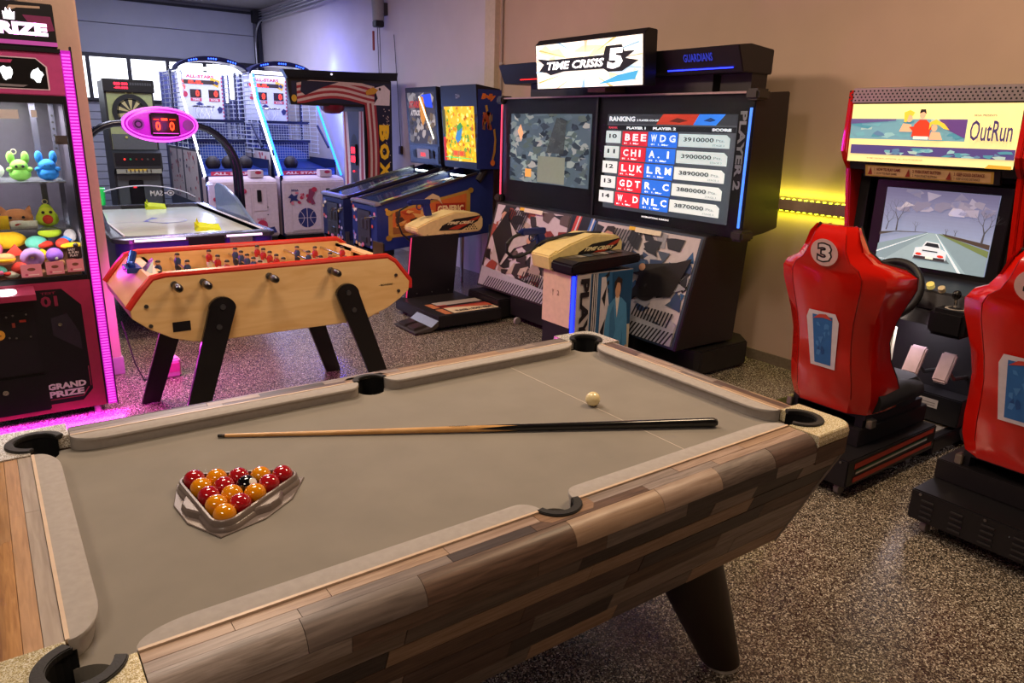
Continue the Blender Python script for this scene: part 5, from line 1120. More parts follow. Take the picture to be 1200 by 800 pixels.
# right screen: ranking table
sx = GX+.018; y_l, y_r, z0, z1 = 3.255, 2.02, 1.085, 1.80
sa = Art((sx, y_l, z0), (0, -(y_l-y_r), 0), (0, 0, z1-z0), E_('#4d4d52', .75), .0006)
W_ = E_('#f2f2f4', .95); RD, BLU, GR, DK = E_('#c02030', .95), E_('#1f62c8', .95), E_('#c4ccc8', .9), E_('#1c1c22', .6)
sa.R(E_('#3a3a40', .6), 0, .90, 1, 1).P(E_('#b8341f', .85), [(.42, .90), (.70, .90), (.74, 1), (.47, 1)]).P(E_('#2a74d8', .85), [(.70, .90), (.86, .90), (.92, 1), (.74, 1)])
sa.P(E_('#5c2018', .7), [(.52, .93), (.58, .965), (.66, .94), (.6, .92)]).P(E_('#123a70', .7), [(.77, .94), (.82, .97), (.86, .945), (.82, .93)])
sa.T(W_, 'RANKING', .02, .925, .245, .975, .03).T(W_, '2 PLAYER CO-OP', .26, .928, .44, .948, .03)
sa.R(DK, 0, .835, 1, .885).T(E_('#e04050', .8), 'RANK', .02, .85, .10, .872, .03).T(W_, 'PLAYER 1', .18, .847, .34, .873, .05).T(W_, 'PLAYER 2', .40, .847, .58, .873, .05).T(W_, 'SCORE', .84, .847, .97, .873, .05)
rowsR = [('10', 'BEE', 'WDG', '3910000'), ('11', 'CHI', 'A.I', '3900000'), ('12', 'LUK', 'LRM', '3890000'), ('13', 'GDT', 'R.C', '3880000'), ('14', 'W.D', 'NLC', '3870000')]
for k, (n_, p1, p2, s_) in enumerate(rowsR):
    t1 = .825-.158*k; t0 = t1-.145
    sa.R(GR, .0, t0+.02, .135, t1-.0).T(E_('#26262c', .5), n_, .03, t0+.07, .10, t1-.03, .03)
    sa.R(RD, .15, t0, .365, t1).R(BLU, .37, t0, .60, t1).P(GR, [(.61, t0+.015), (.97, t0+.015), (.97, t1-.04), (.945, t1-.01), (.61, t1-.01)])
    for j, ch in enumerate(p1):
        w_ = .045 if ch not in '.I' else .014
        sa.T(W_, ch, .175+.068*j, t0+.05, .175+.068*j+w_, t1-.025 if ch != '.' else t0+.065, .03)
    for j, ch in enumerate(p2):
        w_ = .048 if ch not in '.I' else .014
        sa.T(W_, ch, .395+.073*j, t0+.05, .395+.073*j+w_, t1-.025 if ch != '.' else t0+.065, .03)
    sa.T(W_, '81  1. Mar', .17, t0+.015, .30, t0+.032, .02).T(W_, '81  1. Mar', .40, t0+.015, .54, t0+.032, .02)
    sa.T(E_('#26262c', .5), s_, .65, t0+.065, .865, t1-.04, .02).T(E_('#8a8e90', .8), 'Pts.', .88, t0+.07, .94, t1-.05, .02).T(E_('#8a8e90', .8), 'STAGE 3', .86, t0+.03, .94, t0+.048, .02)
sa.T(W_, 'INTERNATIONAL RANKING', .40, -.035+.0, .62, -.018, .02); sa.done('ranking_screen', sc2)
# left screen
sa = Art((sx, 4.55, 1.21), (0, -(4.55-3.44), 0), (0, 0, .59), E_('#56646c', .55), .0006)
sa.busy([E_(c, .5) for c in ('#5c6c78', '#7c8a88', '#343f4a', '#98a49c', '#28323c', '#5a6660', '#a8a8a0')], 220, 41, sz=.07)
sa.R(E_('#848a78', .45), .40, .02, .74, .40).P(E_('#303a38', .45), [(.50, .45), (.62, .95), (.74, .9), (.72, .45)]).P(E_('#d09868', .7), [(.12, .75), (.16, .85), (.20, .72), (.17, .60)]).R(E_('#c88a3c', .9), .24, .08, .32, .20); sa.done('game_screen', sc2)
sa = Art((sx, 2.10+.0, 1.30), (0, 0, .55), (0, .07, 0)); sa.n = Vec((-1, 0, 0)); sa.done('x', sc2) if 0 else None
sa = Art((sx-.004, 2.02+.0, 1.86), (0, 0, -.58), (0, -.07, 0)); sa.o = Vec((sx-.008, 2.03, 1.86)); sa.n = Vec((-1, 0, 0)); sa.v = Vec((0, .05, 0)); sa.u = Vec((0, 0, -.50))
sa.o = Vec((sx-.012, 1.996, 1.82)); 
sa.v = Vec((0, -.055, 0)); sa.T(M('#a8a4a8', .5), 'PLAYER 2', 0, 0, 1, 1, .04); sa.v = Vec((0, -.055, 0)); sa.v = Vec((0, .055, 0)); sa.done('player_print', sc2)
# lower body
part('lower_body', B().prism([(3.74, .22), (3.955, 1.0), (4.42, 1.03), (4.36, .22)], 'y', yb0+.10, ys1-.06), m_cab, sc2, bevel=.005)
for y_ in (3.36, 3.9): part('caster', B().cyl((3.70, y_-.012, .032), (3.70, y_+.012, .032), .032, n=18), M('#8a847e', .4), sc2, True)
part('plinth', B().box((3.74, yb0+.50, .05), (4.45, ys1-.62, .22)), M('#161314', .45), sc2, bevel=.006)
part('side_foot', B().prism([(3.86, yb0+.30), (3.92, yb0+.08), (3.96, yb0+.045), (4.48, yb0+.05), (4.60, yb0+.20), (4.60, yb0+.5), (3.86, yb0+.5)], 'z', .02, .20), M('#191617', .38), sc2, bevel=.012)
part('side_foot', B().prism([(3.625, ys1-.60), (3.64, ys1-.06), (4.45, ys1-.02), (4.50, ys1-.60)], 'z', .02, .19), M('#191617', .38), sc2, bevel=.012)
sl_ = Vec((.215, 0, .78)); 
def panel_print(yl, yr, seed, blue):
    o = Vec((3.74-.001, yl, .225)); a = Art(o, (0, -(yl-yr), 0), sl_*.99, M('#3a302c', .5) if not blue else M('#2a3848', .5), .0007)
    stripe, wht, blk = M('#141216', .5), M('#b8aeb0', .5), M('#1a1718', .5)
    pal = [M(c, .5) for c in (('#7a261e', '#8a7a70', '#2c201e', '#54443e', '#a89888', '#8a3e30', '#1c1614') if not blue else ('#24507e', '#8a8a92', '#1a1c24', '#3e4a5c', '#a09ca4', '#2a3c60', '#14161c'))]
    def hatch(x0, x1, y0, y1, n, m):
        for k in range(n):
            f0 = x0+(x1-x0)*k/n; a.P(m, [(f0, y0), (f0+(x1-x0)*.45/n, y0), (f0+(x1-x0)*.45/n+.05, y1), (f0+.05, y1)], same=k > 0)
    a.R(wht, .02, .02, .98, .98); a.busy(pal, 90, seed, .02, .02, .98, .98, .11)
    hatch(.1, .45, .72, .95, 12, stripe); hatch(.55, .9, .02, .3, 12, stripe)
    # plain stand-in figure pointing a dark prop
    sk, jk = M('#b08468', .6), M('#3c5878' if blue else '#a8a098', .6)
    a.P(jk, [(.10, .78), (.22, .84), (.42, .66), (.58, .70), (.60, .62), (.40, .52), (.28, .30), (.12, .34)]).E(sk, .17, .86, .045, .07, 14).P(M('#241812', .6), [(.11, .86), (.14, .95), (.21, .96), (.23, .88), (.2, .90), (.15, .91)]).P(blk, [(.55, .66), (.85, .74), (.86, .68), (.66, .60), (.62, .50), (.56, .52)]).E(sk, .57, .64, .03, .035, 10)
    a.P(M('#9a9aa0', .5), [(.02, .02), (.98, .02), (.98, .16), (.02, .24)]); hatch(.1, .95, .02, .14, 26, stripe)
    # tilted loudspeaker lozenge
    a.P(M('#1d1918', .35), ([(.50, .34), (.62, .62), (.97, .80), (.88, .44)] if blue else [(.06, .62), (.20, .92), (.36, .62), (.26, .30)]))
    a.P(M('#e0b020', .5), [(.36, .95), (.42, .955), (.42, .985), (.36, .985)]).P(M('#d8ccb0', .5), [(.42, .94), (.66, .94), (.66, .985), (.42, .985)])
    a.done('panel_print', sc2)
panel_print(ys1-.08, ymid+.14, 51, False); panel_print(ymid-.16, yb0+.12, 63, True)
a = Art(Vec((3.74-.002, ymid+.14, .225)), (0, -.30, 0), sl_*.99, M('#141214', .4), .0007)
a.P(M('#b83a30', .5), [(.0, .60), (.22, .60), (.42, 1), (.18, 1)]).P(M('#c8c0c0', .5), [(.10, .60), (.16, .60), (.36, 1), (.30, 1)]).P(M('#3a68a8', .5), [(.62, .60), (.84, .60), (1, .98), (.80, 1)]).P(M('#c8c8d0', .5), [(.70, .60), (.76, .60), (.94, 1), (.88, 1)]); a.done('centre_print', sc2)
spk = B().lathe(Vec((3.74, 2.50, .225))+sl_*.48-Vec((.010, 0, 0)), (-.964, 0, .266), [(0, .11), (.006, .11), (.008, .08), (.003, .06), (.006, .03), (.012, .01)], 24)
part('speaker', spk, M('#211c1b', .4), sc2, True)
# wings, sign
part('top_wing', B().prism([(3.99, 2.22), (4.06, 2.06), (4.36, 2.06), (4.36, 2.215), (4.12, 2.235)], 'y', 2.03, 4.70), M('#171417', .4), sc2, bevel=.006)
part('wing_support', B().box((4.18, ys0+.15, 1.94), (4.34, 2.30, 2.07)), m_cab, sc2); part('wing_support', B().box((4.16, 2.35, 1.94), (4.30, 4.42, 2.07)), M('#262128', .45), sc2)
part('wing_light', B().box((4.038, 2.10, 2.085), (4.046, 2.66, 2.092)), E_('#1c2cff', 5), sc2, label='blue light strip under the wing'); part('wing_light', B().box((4.038, 4.0, 2.085), (4.046, 4.42, 2.092)), E_('#ff2018', 1.6), sc2, label='red light strip under the wing')
a = Art((4.02, 2.50, 2.135), (0, -.25, 0), (-.018, 0, .05)).T(E_('#2030a8', .7), 'GUARDIANS', 0, 0, 1, 1, .03); a.done('wing_print', sc2)
part('sign_arm', B().box((3.95, 3.20, 1.96), (4.2, 3.40, 2.12)), M('#7a6450', .6), sc2)
sg = part('sign_box', B().prism([(3.84, 2.325), (3.875, 1.985), (3.99, 1.99), (3.97, 2.36), (3.88, 2.365)], 'y', 2.715, 3.955), M('#141214', .35), sc2, bevel=.005)
d_ = Vec((-.035, 0, .34)); a = Art(Vec((3.8735, 3.94, 1.992)), (0, -1.21, 0), d_*.965, E_('#f4ecd8', 1.25), .0007)
a.busy([E_(c, 1.15) for c in ('#f8f4e8', '#e8d8a8', '#c8dce8', '#fbf6ee', '#e8dcc8')], 20, 77, sz=.2)
for k in range(14):
    an = 2*pi*k/14+.2; a.P(E_(('#d8b898', '#90b8d0', '#c8b070')[k % 3], .9), [(.5+.2*cos(an), .5+.25*sin(an)), (min(1, max(0, .5+.6*cos(an-.03))), min(1, max(0, .5+.6*sin(an-.03)))), (min(1, max(0, .5+.6*cos(an+.03))), min(1, max(0, .5+.6*sin(an+.03))))])
ik = M('#16161c', .5)
a.P(ik, [(.04, .40), (.12, .36), (.16, .30), (.30, .37), (.68, .37), (.72, .30), (.84, .30), (.98, .50), (.87, .56), (.95, .70), (.86, .70), (.84, .84), (.70, .84), (.68, .66), (.14, .65), (.02, .70), (.09, .55)])
a.T(E_('#ffffff', 1.5), 'TIME CRISIS', .11, .42, .67, .60, .035, .02).T(E_('#ffffff', 1.5), '5', .71, .36, .84, .78, .06, .02)
a.P(E_('#3c9ac8', 1), [(.62, .05), (.95, .12), (.98, .3), (.80, .22)]); a.done('sign_face', sg)
part('tread_plate', B().box((4.06, ys1+.02, .24), (4.22, ys1+.05, .70)), speckle('tread', [(0, '#7c8c86'), (.5, '#9aaaa4'), (.8, '#b8c4be')], 60, .3, .6), sc2)

# gun pedestals
def hatch_(a, x0, x1, y0, y1, n, m, sh=.05):
    for k in range(n):
        f0 = x0+(x1-x0)*k/n; a.P(m, [(f0, y0), (f0+(x1-x0)*.5/n, y0), (f0+(x1-x0)*.5/n+sh, y1), (f0+sh, y1)], same=k > 0)
m_cream = M('#dcc684', .4)
def housing(t, x0, y0, y1, zb, sc=1.0):
    pf = [(0, 0), (.66, .02), (.70, .06), (.70, .15), (.64, .195), (.36, .215), (.10, .155), (-.08, .09), (-.08, .04)]
    h = part('gun_rest', B().prism([(x0+a*sc, zb+c) for a, c in pf], 'y', y0, y1), m_cream, t, bevel=.010)
    a = Art((x0, y0-.0012, zb), (.70*sc, 0, 0), (0, 0, .2)); a.P(M('#17130f', .5), [(.24, .25), (.30, .48), (.50, .74), (.96, .88), (.90, .60), (.62, .22)]).P(M('#a8341c', .5), [(.40, .30), (.94, .86), (.92, .72), (.56, .26)]).T(M('#e8d8a0', .5), 'TIME CRISIS', .36, .50, .80, .64, .05, .05)
    for i in range(5):
        for j in range(5-i): a.E(M('#17130f', .5), .70+.045*j+.02*i, .25+.09*i, .012, .03, 8)
    for s in (.05, .33, .6, .93): a.E(M('#6a5a3a', .4), s, .10, .008, .03, 8)
    a.done('rest_print', h); return h
def gun(name, label, x, y, z, flip, rot=0):
    t = thing(name, label, 'toy gun', (x, y, z), 'light guns of the shooting game'); gm = M('#1c2a66', .35); s = flip
    part('slide', B().box((x-.11, y-.022, z+.05), (x+.10, y+.022, z+.095)).box((x-.13, y-.015, z+.06), (x-.11, y+.015, z+.085)), gm, t, bevel=.006)
    part('grip', B().prism([(x+.02*s, z+.06), (x+.09*s, z+.06), (x+.12*s, z-.055), (x+.05*s, z-.06)], 'y', y-.019, y+.019), gm, t, bevel=.006)
    part('trigger_guard', B().torus((x-.01, y, z+.03), (0, 1, 0), .028, .006, 14, 5), gm, t, True)
    return t
# left pedestal with platform
p1 = thing('gun_pedestal', 'black gun pedestal and foot platform with cream rest in front of the pinball', 'arcade pedestal', (3.4, 4.5, 0))
pb = part('platform', B().box((2.97, 4.02, .035), (4.02-.6, 4.82, .135)).box((3.42, 4.06, .035), (3.80, 4.82, .135)), M('#1d1a1a', .4), p1) if 0 else part('platform', B().box((2.97, 4.02, .035), (3.615, 4.82, .135)), M('#1d1a1a', .4), p1, bevel=.006)
for x_, y_ in ((3.03, 4.75), (3.03, 4.08), (3.6, 4.75)): part('platform_foot', B().cyl((x_, y_, 0), (x_, y_, .036), .022, n=12), BLACKM, p1)
a = Art((3.06, 4.05, .1362), (.55, 0, 0), (0, .48, 0), None, .0006)
a.R(M('#a8643c', .5), .0, .02, .13, .40).R(M('#a8643c', .5), .0, .46, .13, .80).R(M('#c8b490', .5), .16, .02, 1, .42).R(M('#8a2a20', .5), .15, .42, 1, .50).P(M('#a84c30', .5), [(.30, .42), (1, .20), (1, .42)]).R(M('#a0968a', .4), .15, .60, 1, .85).R(M('#8a2a20', .5), .12, .55, .30, .62).T(M('#2c2018', .5), 'PLAYER 1 FOOT PEDAL', .25, .08, .95, .2, .04); a.done('platform_print', p1)
part('foot_pedal', B().prism([(2.74, .012), (2.74, .02), (2.90, .05), (2.97, .10), (2.97, .05), (2.90, .012)], 'y', 4.02, 4.40), M('#66625a', .35, .8), p1, bevel=.003)
for y_ in (4.07, 4.23): part('pedal_tread', B().prism([(2.76, .026), (2.76, .05), (2.87, .066), (2.89, .046)], 'y', y_, y_+.12), M('#6c6660', .3, .9), p1, bevel=.004)
part('post', B().prism([(3.06, .135), (3.12, .70), (3.62, .70), (3.56, .135)], 'y', 4.76, 4.80), M('#131114', .35), p1, bevel=.002)
part('post_light', B().tube([(3.055, 4.765, .14), (3.115, 4.765, .69)], .006, 6), E_('#c0305c', .9), p1, label='pink light strip')
for x_ in (3.16, 3.32, 3.5): part('screw', B().cyl((x_, 4.752, .17), (x_, 4.76, .17), .006, n=8), STEEL, p1)
housing(p1, 3.24, 4.76, 5.0, .69, .93)
part('gun_hoop', B().torus((3.50, 4.88, .86), (.3, 1, 0), .10, .012, 22, 6, a0=0, a1=pi), M('#b0a494', .4), p1, True)
gun('light_gun', 'dark blue toy gun resting on the left pedestal before the pinball', 3.27, 4.88, .925, 1)
solo('gun_cable', B().tube([(3.14, 4.88, .965), (3.05, 4.86, .93), (3.02, 4.84, .82), (3.06, 4.84, .72), (3.13, 4.83, .655), (3.15, 4.78, .64)], .008, 6), BLACKM, 'black cable looping from the left toy gun to its pedestal', 'cable', (3.05, 4.85, .8), smooth=True)
solo('gun_cable', B().tube([(3.30, 4.90, .955), (3.45, 4.92, .935), (3.62, 4.92, .93), (3.74, 4.90, .955), (3.80, 4.9, .93)], .009, 6), BLACKM, 'short black cable lying on top of the left cream rest', 'cable', (3.5, 4.9, .93), smooth=True) if 0 else None
# right pedestal
p2 = thing('gun_pedestal', 'gun pedestal with blue light edge, PLAYER lettering and man in blue jacket', 'arcade pedestal', (3.4, 2.6, 0))
px0, px1, py0, py1 = 3.13, 3.67, 2.5, 2.82
part('platform', B().box((3.10, 1.85, .035), (3.70, 2.84, .13)), M('#1d1a1a', .4), p2, bevel=.006)
part('post', B().box((px0, py0, .13), (px1-.02, py1, .75)), M('#18151a', .4), p2, bevel=.003)
part('print_panel', B().box((px0+.02, py0-.012, .14), (px1, py0, .745)), M('#a8a0a4', .5), p2)
a = Art((px0+.02, py0-.0132, .14), (px1-px0-.02, 0, 0), (0, 0, .60), M('#2c5c88', .5), .0007)
a.R(M('#b8b0b0', .5), .0, 0, .24, 1).R(M('#c8c4c8', .5), .26, 0, .36, 1); hatch_(a, .26, .36, 0, 1, 3, M('#1a1a20', .5), 0)
for k in range(10): a.P(M('#1a1a20', .5), [(.46, .1*k), (.56, .1*k+.06), (.56, .1*k+.11), (.46, .1*k+.05)], same=k > 0)
a.P(M('#c8c0c4', .5), [(.42, .0), (.60, .0), (.58, .6), (.50, .95), (.42, .95)]).P(M('#16161c', .5), [(.44, .30), (.52, .45), (.50, .2)]).P(M('#16161c', .5), [(.44, .70), (.52, .85), (.50, .6)])
a.P(M('#1a4468', .5), [(.62, .99), (.98, .99), (.98, .2), (.7, .2)]).P(M('#c4b49a', .5), [(.90, .0), (.99, .0), (.99, .34), (.90, .34)])
jk, sk = M('#4a86b0', .6), M('#c09070', .6)
a.P(jk, [(.50, .0), (.52, .40), (.56, .60), (.66, .68), (.80, .68), (.90, .60), (.93, .40), (.96, .02), (.86, .0), (.85, .30), (.84, .0), (.74, -.0), (.72, .2), (.66, .0)]).P(M('#3a6c94', .6), [(.60, .5), (.66, .62), (.72, .30), (.66, .1), (.61, .2)])
a.P(M('#d8ccc4', .6), [(.68, .70), (.76, .70), (.73, .44)]).E(sk, .72, .78, .05, .10, 16).P(M('#2a1a12', .6), [(.66, .76), (.65, .88), (.71, .94), (.79, .90), (.79, .78), (.77, .86), (.70, .87)]).E(sk, .93, .03, .03, .06, 8)
vs, fs = text_geo('PLAYER', .05); a.k += 1
a.b.add([a.o+a.u*(.05+.15*b_)+a.v*(.96-1.04*a__)+a.n*a.lift*a.k for a__, b_ in vs if True], fs, a.mi(M('#1a161a', .5)))
a.done('side_print', p2)
part('post_light', B().box((px0-.012, py0-.014, .14), (px0+.006, py0+.002, .735)), E_('#1426ff', 5), p2, label='blue light strip')
part('blank_card', B().box((px0-.006, py0+.02, .37), (px0-.001, py1+.0, .735)), M('#d8b8a0', .6), p2)
a = Art((px0-.0065, py1-.01, .375), (0, -(py1-py0-.03), 0), (0, 0, .35)).T(M('#8a6a58', .6), 'Y', .32, .55, .40, .68).T(M('#8a6a58', .6), '2', .52, .58, .60, .68); a.done('card_print', p2)
part('cap', B().prism([(px0-.045, .752), (px0-.045, .815), (px0+.02, .835), (px1+.05, .85), (px1+.05, .79), (px0+.02, .752)], 'y', py0-.035, py0+.20), M('#141114', .3), p2, bevel=.012)
a = Art((px0+.03, py0-.02, .8365), (px1-px0, 0, .0155), (0, .19, 0), None, .0006)
for k in range(7): a.R(M(('#4a4440', '#8a8478', '#3a4a58')[k % 3], .4), .05+.13*k, .55, .15+.13*k, .9)
a.done('cap_print', p2)
housing(p2, 3.16, 2.705, 2.93, .755, .86)
part('lower_rest', B().prism([(3.10, .74), (3.08, .84), (3.14, .875), (3.22, .875), (3.22, .74)], 'y', 2.71, 2.92), m_cream, p2, bevel=.008)
gun('light_gun', 'dark blue toy gun leaning above the right pedestal before the red artwork', 3.16, 3.0, .90, 1)
for o_ in [p1]: pass
_cb = [(3.62, 2.80, .965), (3.5, 2.80, .965), (3.33, 2.85, .955), (3.20, 2.95, .90), (3.12, 2.98, .83), (3.04, 3.0, .80), (2.98, 3.0, .80), (2.93, 3.0, .84), (2.93, 3.0, .90), (2.98, 3.0, .94), (3.04, 3.0, .96)]
solo('gun_cable', B().tube(_cb, .012, 8), BLACKM, 'thick black cable looping over the right cream gun rest', 'cable', (3.2, 2.95, .8), smooth=True)
# ---------------- racing machines ----------------
m_red = M('#c01408', .18, coat=.6, noise=.03); m_fab = M('#141316', .75, bump=.3, scale=150)
def racer(dy, dm, label, num, first):
    sy = .73+dy
    t = thing('racing_machine', label, 'racing game', (3.9, .74+dy, 0))
    # base
    part('seat_base', B().box((3.14, .46+dy, .065), (4.0, 1.02+dy, .205)), M('#141214', .38), t, bevel=.006)
    part('floor_base', B().box((4.0, .46+dy, .03), (4.66, 1.14+dy, .12)), M('#1a1718', .4), t, bevel=.004)
    part('seat_platform', B().box((3.33, .53+dy, .205), (4.0, 1.02+dy, .30)), M('#1b1819', .35), t, bevel=.004)
    part('floor_plate', B().box((4.05, .50+dy, .12), (4.55, 1.02+dy, .128)), M('#a89a84', .35, .3), t)
    a = Art((3.18, .46+dy-.001, .075), (.80, 0, 0), (0, 0, .125)).P(M('#a83420', .5), [(.02, .62), (.98, .75), (.98, .95), (.02, .86)]).P(M('#a83420', .5), [(.02, .06), (.98, .16), (.98, .34), (.02, .28)]).P(M('#c8c0b4', .5), [(.04, .40), (.9, .52), (.9, .60), (.04, .48)]).P(M('#3c6a48', .5), [(.04, .50), (.9, .62), (.9, .66), (.04, .56)]); a.done('side_stripes', t)
    for gx in range(3 if first else 4):
        for gz in range(4):
            y_ = .56+dy+.12*gx
            part('vent_slot', B().box((3.133, y_, .085+.026*gz), (3.142, y_+.05, .092+.026*gz)), M('#2a2828', .4), t)
    for x_, y_ in ((3.2, .52), (3.2, .96), (3.85, .52), (3.85, .96)):
        c = part('caster', B().cyl((x_, y_+dy-.012, .032), (x_, y_+dy+.012, .032), .032, n=16), M('#7a746c', .4), t, True)
        part('caster_fork', B().box((x_-.02, y_+dy-.018, .045), (x_+.02, y_+dy+.018, .07)), STEEL, c)
    for x_, y_ in ((3.18, .50), (3.18, .72), (3.18, .98)): part('screw', B().cyl((3.135, y_+dy, .19), (3.142, y_+dy, .19), .006, n=8), STEEL, t)
    # seat rails
    for y_ in (.56, .92): part('seat_rail', B().box((3.36, y_+dy-.02, .30), (3.95, y_+dy+.02, .345)), M('#26242a', .4, .5), t)
    for x_, y_ in ((3.36, .94), (3.40, .52)): part('rail_latch', B().box((x_-.02, y_+dy-.015, .30), (x_+.03, y_+dy+.015, .345)), M('#b0a89c', .3, .9), t, bevel=.004)
    # shell
    L = [(1.285, 3.17, .105, .05), (1.25, 3.145, .125, .07), (1.18, 3.132, .150, .11), (1.13, 3.135, .19, .16), (1.10, 3.145, .255, .25), (1.06, 3.155, .285, .30), (1.0, 3.165, .280, .31), (.93, 3.18, .260, .27), (.84, 3.20, .235, .23), (.74, 3.225, .222, .20), (.64, 3.245, .225, .22), (.54, 3.27, .235, .27), (.45, 3.29, .235, .31), (.37, 3.31, .215, .31)]
    def sec(z, xb, w, d, g=0):
        o = [(xb+d, w), (xb+d*.5, w*1.0), (xb+.055, w*.93), (xb+.012, w*.66), (xb, w*.60)]; o = o+[(x_, -y_) for x_, y_ in o[::-1]]
        i = [(xb+d, w-.022), (xb+d*.5, w-.03), (xb+.085, w*.93-.035), (xb+.05, w*.60)]; i = [(x_, -y_) for x_, y_ in i]+[(x_, y_) for x_, y_ in i[::-1]]
        return [(x_, sy+y_, z) for x_, y_ in o+i]
    part('seat_shell', B().loft([sec(*l) for l in L]), m_red, t, True)
    def sec2(z, xb, w, d):
        i = [(xb+d*.93, w-.021), (xb+d*.5, w-.029), (xb+.083, w*.93-.034), (xb+.048, w*.60)]; i = [(x_, -y_) for x_, y_ in i]+[(x_, y_) for x_, y_ in i[::-1]]
        o = [(xb+d*.93, w-.05), (xb+d*.5, w-.065), (xb+.12, w*.93-.06), (xb+.10, w*.5)]; o = [(x_, y_) for x_, y_ in o]+[(x_, -y_) for x_, y_ in o[::-1]]
        return [(x_, sy+y_, z) for x_, y_ in i+o]
    part('seat_lining', B().loft([sec2(*l) for l in L[1:]]), m_fab, t, True)
    part('edge_piping', B().tube([(xb+d*.98, sy-w+.008, z) for z, xb, w, d in L], .010, 6), m_fab, t, True); part('edge_piping', B().tube([(xb+d*.98, sy+w-.008, z) for z, xb, w, d in L], .010, 6), m_fab, t, True)
    part('seat_cushion', B().loft([[(x_, sy+y_*s, z) for x_, y_ in rr_(3.40+g, -.21, 3.90-g, .21, .06)] for z, s, g in ((.345, .95, .01), (.40, 1, 0), (.46, 1, 0), (.49, .93, .03))]), m_fab, t, True)
    part('seat_bolster', B().tube([(3.40, sy-.19, .43), (3.65, sy-.20, .445), (3.84, sy-.18, .42), (3.90, sy-.13, .40)], [.06, .06, .055, .03], 10), m_fab, t, True); part('seat_bolster', B().tube([(3.40, sy+.19, .43), (3.65, sy+.20, .445), (3.84, sy+.18, .42), (3.90, sy+.13, .40)], [.06, .06, .055, .03], 10), m_fab, t, True)
    part('seat_bracket', B().box((3.36, sy-.2, .345), (3.85, sy+.2, .37)), BLACKM, t)
    # seat back decals: panel plane between z .55 and 1.2
    pA, pB = Vec((3.27, 0, .54)), Vec((3.118, 0, 1.18)); dv = (pB-pA)
    f = lambda z: pA+dv*((z-.54)/.64)
    n_ = Vec((-dv.z, 0, dv.x)).normalized()
    o_ = f(1.095)+n_*.004; o_.y = sy+.075; a = Art(o_, (0, -.15, 0), f(1.235)-f(1.095), None, .0007)
    a.E(M('#d8b0a8', .4), .5, .5, .46, .46, 30); a.T(M('#1a1614', .4), num, .24, .16, .76, .84, .09, .03).T(M('#e0cfc8', .4), num, .29, .21, .71, .79, .02, .03); a.done('number_decal', t)
    o_ = f(.585)+n_*.005; o_.y = sy+.092; a = Art(o_, (0, -.18, 0), f(.875)-f(.585), None, .0007)
    a.P(M('#d8d0d0', .4), [(.14, .0), (.86, .0), (.96, .86), (.86, 1), (.10, 1), (.02, .86)]).P(M('#2f6aa8', .4), [(.26, .06), (.74, .06), (.78, .93), (.20, .93)])
    a.busy([M(c, .4) for c in ('#4a86c0', '#24508a', '#8ab4d8')], 9, 5, .28, .1, .72, .8, .1); a.P(M('#c84838', .4), [(.22, .86), (.4, .95), (.6, .97), (.78, .88), (.5, .90)]); a.done('sticker', t)
    # seam creases
    for s_ in (1, -1): part('shell_seam', B().tube([(xb+.004, sy+s_*w*.62, z) for z, xb, w, d in L[1:-1]], .003, 4), M('#8c0e06', .3), t)
    # monitor cabinet
    ds = dy; dy = dm
    ya, yb = .39+dy, 1.335+dy
    sidep = [(4.14, 1.935), (4.14, 1.60), (4.17, 1.55), (4.22, 1.50), (4.29, 1.20), (4.33, 1.0), (4.28, .90), (4.30, .05), (4.69, .05), (4.69, 1.98)]
    for y_ in (ya, yb-.03): part('side_panel', B().prism(sidep, 'y', y_, y_+.03), m_red, t, bevel=.006)
    part('marquee_box', B().prism([(4.185, 1.56), (4.165, 1.90), (4.165, 1.94), (4.60, 1.96), (4.60, 1.56)], 'y', ya+.03, yb-.03), M('#1a1416', .4), t)
    g = part('speaker_grille', B().prism([(4.140, 1.868), (4.138, 1.945), (4.175, 1.95), (4.175, 1.868)], 'y', ya+.03, yb-.03), M('#a89c98', .35, .7), t)
    b = B()
    for i in range(38):
        for j in range(4): b.cyl((4.1385-.0004*j, ya+.05+.0236*i+(.0118 if j % 2 else 0), 1.880+.0165*j), (4.142, ya+.05+.0236*i+(.0118 if j % 2 else 0), 1.880+.0165*j), .0052, n=6)
    part('grille_hole', b, M('#0c0a0c', .6), g, kind='stuff')
    o_ = Vec((4.168, yb-.035, 1.545)); a = Art(o_, (0, -(yb-ya-.07), 0), (-.022, 0, .315), E_('#f0d890', .88), .0007)
    sk_ = [E_(c, .75) for c in ('#6aa0a8', '#8ab4b4', '#4a8898', '#a0b8b0', '#587898')]
    a.R(E_('#6a98a4', .75), 0, .40, .72, .75); a.busy(sk_, 26, 31, 0, .40, .72, .75, .06).P(E_('#5c3c78', .75), [(.56, .75), (.72, .75), (.72, .45), (.60, .60)]).P(E_('#5a5080', .75), [(0, .75), (0, .66), (.3, .72), (.3, .75)])
    a.R(E_('#4c4078', .75), .02, .14, 1, .30); a.busy(sk_, 22, 37, .25, .14, 1, .27, .05).T(E_('#6a5a50', .6), '© AM2 ORIGINAL ARTWORK  ALL RIGHTS RESERVED', .14, .06, .50, .085, .01)
    # three plain figures standing together
    hr, skn, rdj = E_('#e8b838', .9), E_('#e0a880', .85), E_('#c8381c', .85)
    a.P(skn, [(.33, .54), (.41, .54), (.40, .66), (.35, .68)]).E(skn, .385, .76, .020, .06, 14).P(hr, [(.355, .70), (.350, .86), (.385, .90), (.415, .86), (.405, .80), (.38, .82), (.37, .70)])
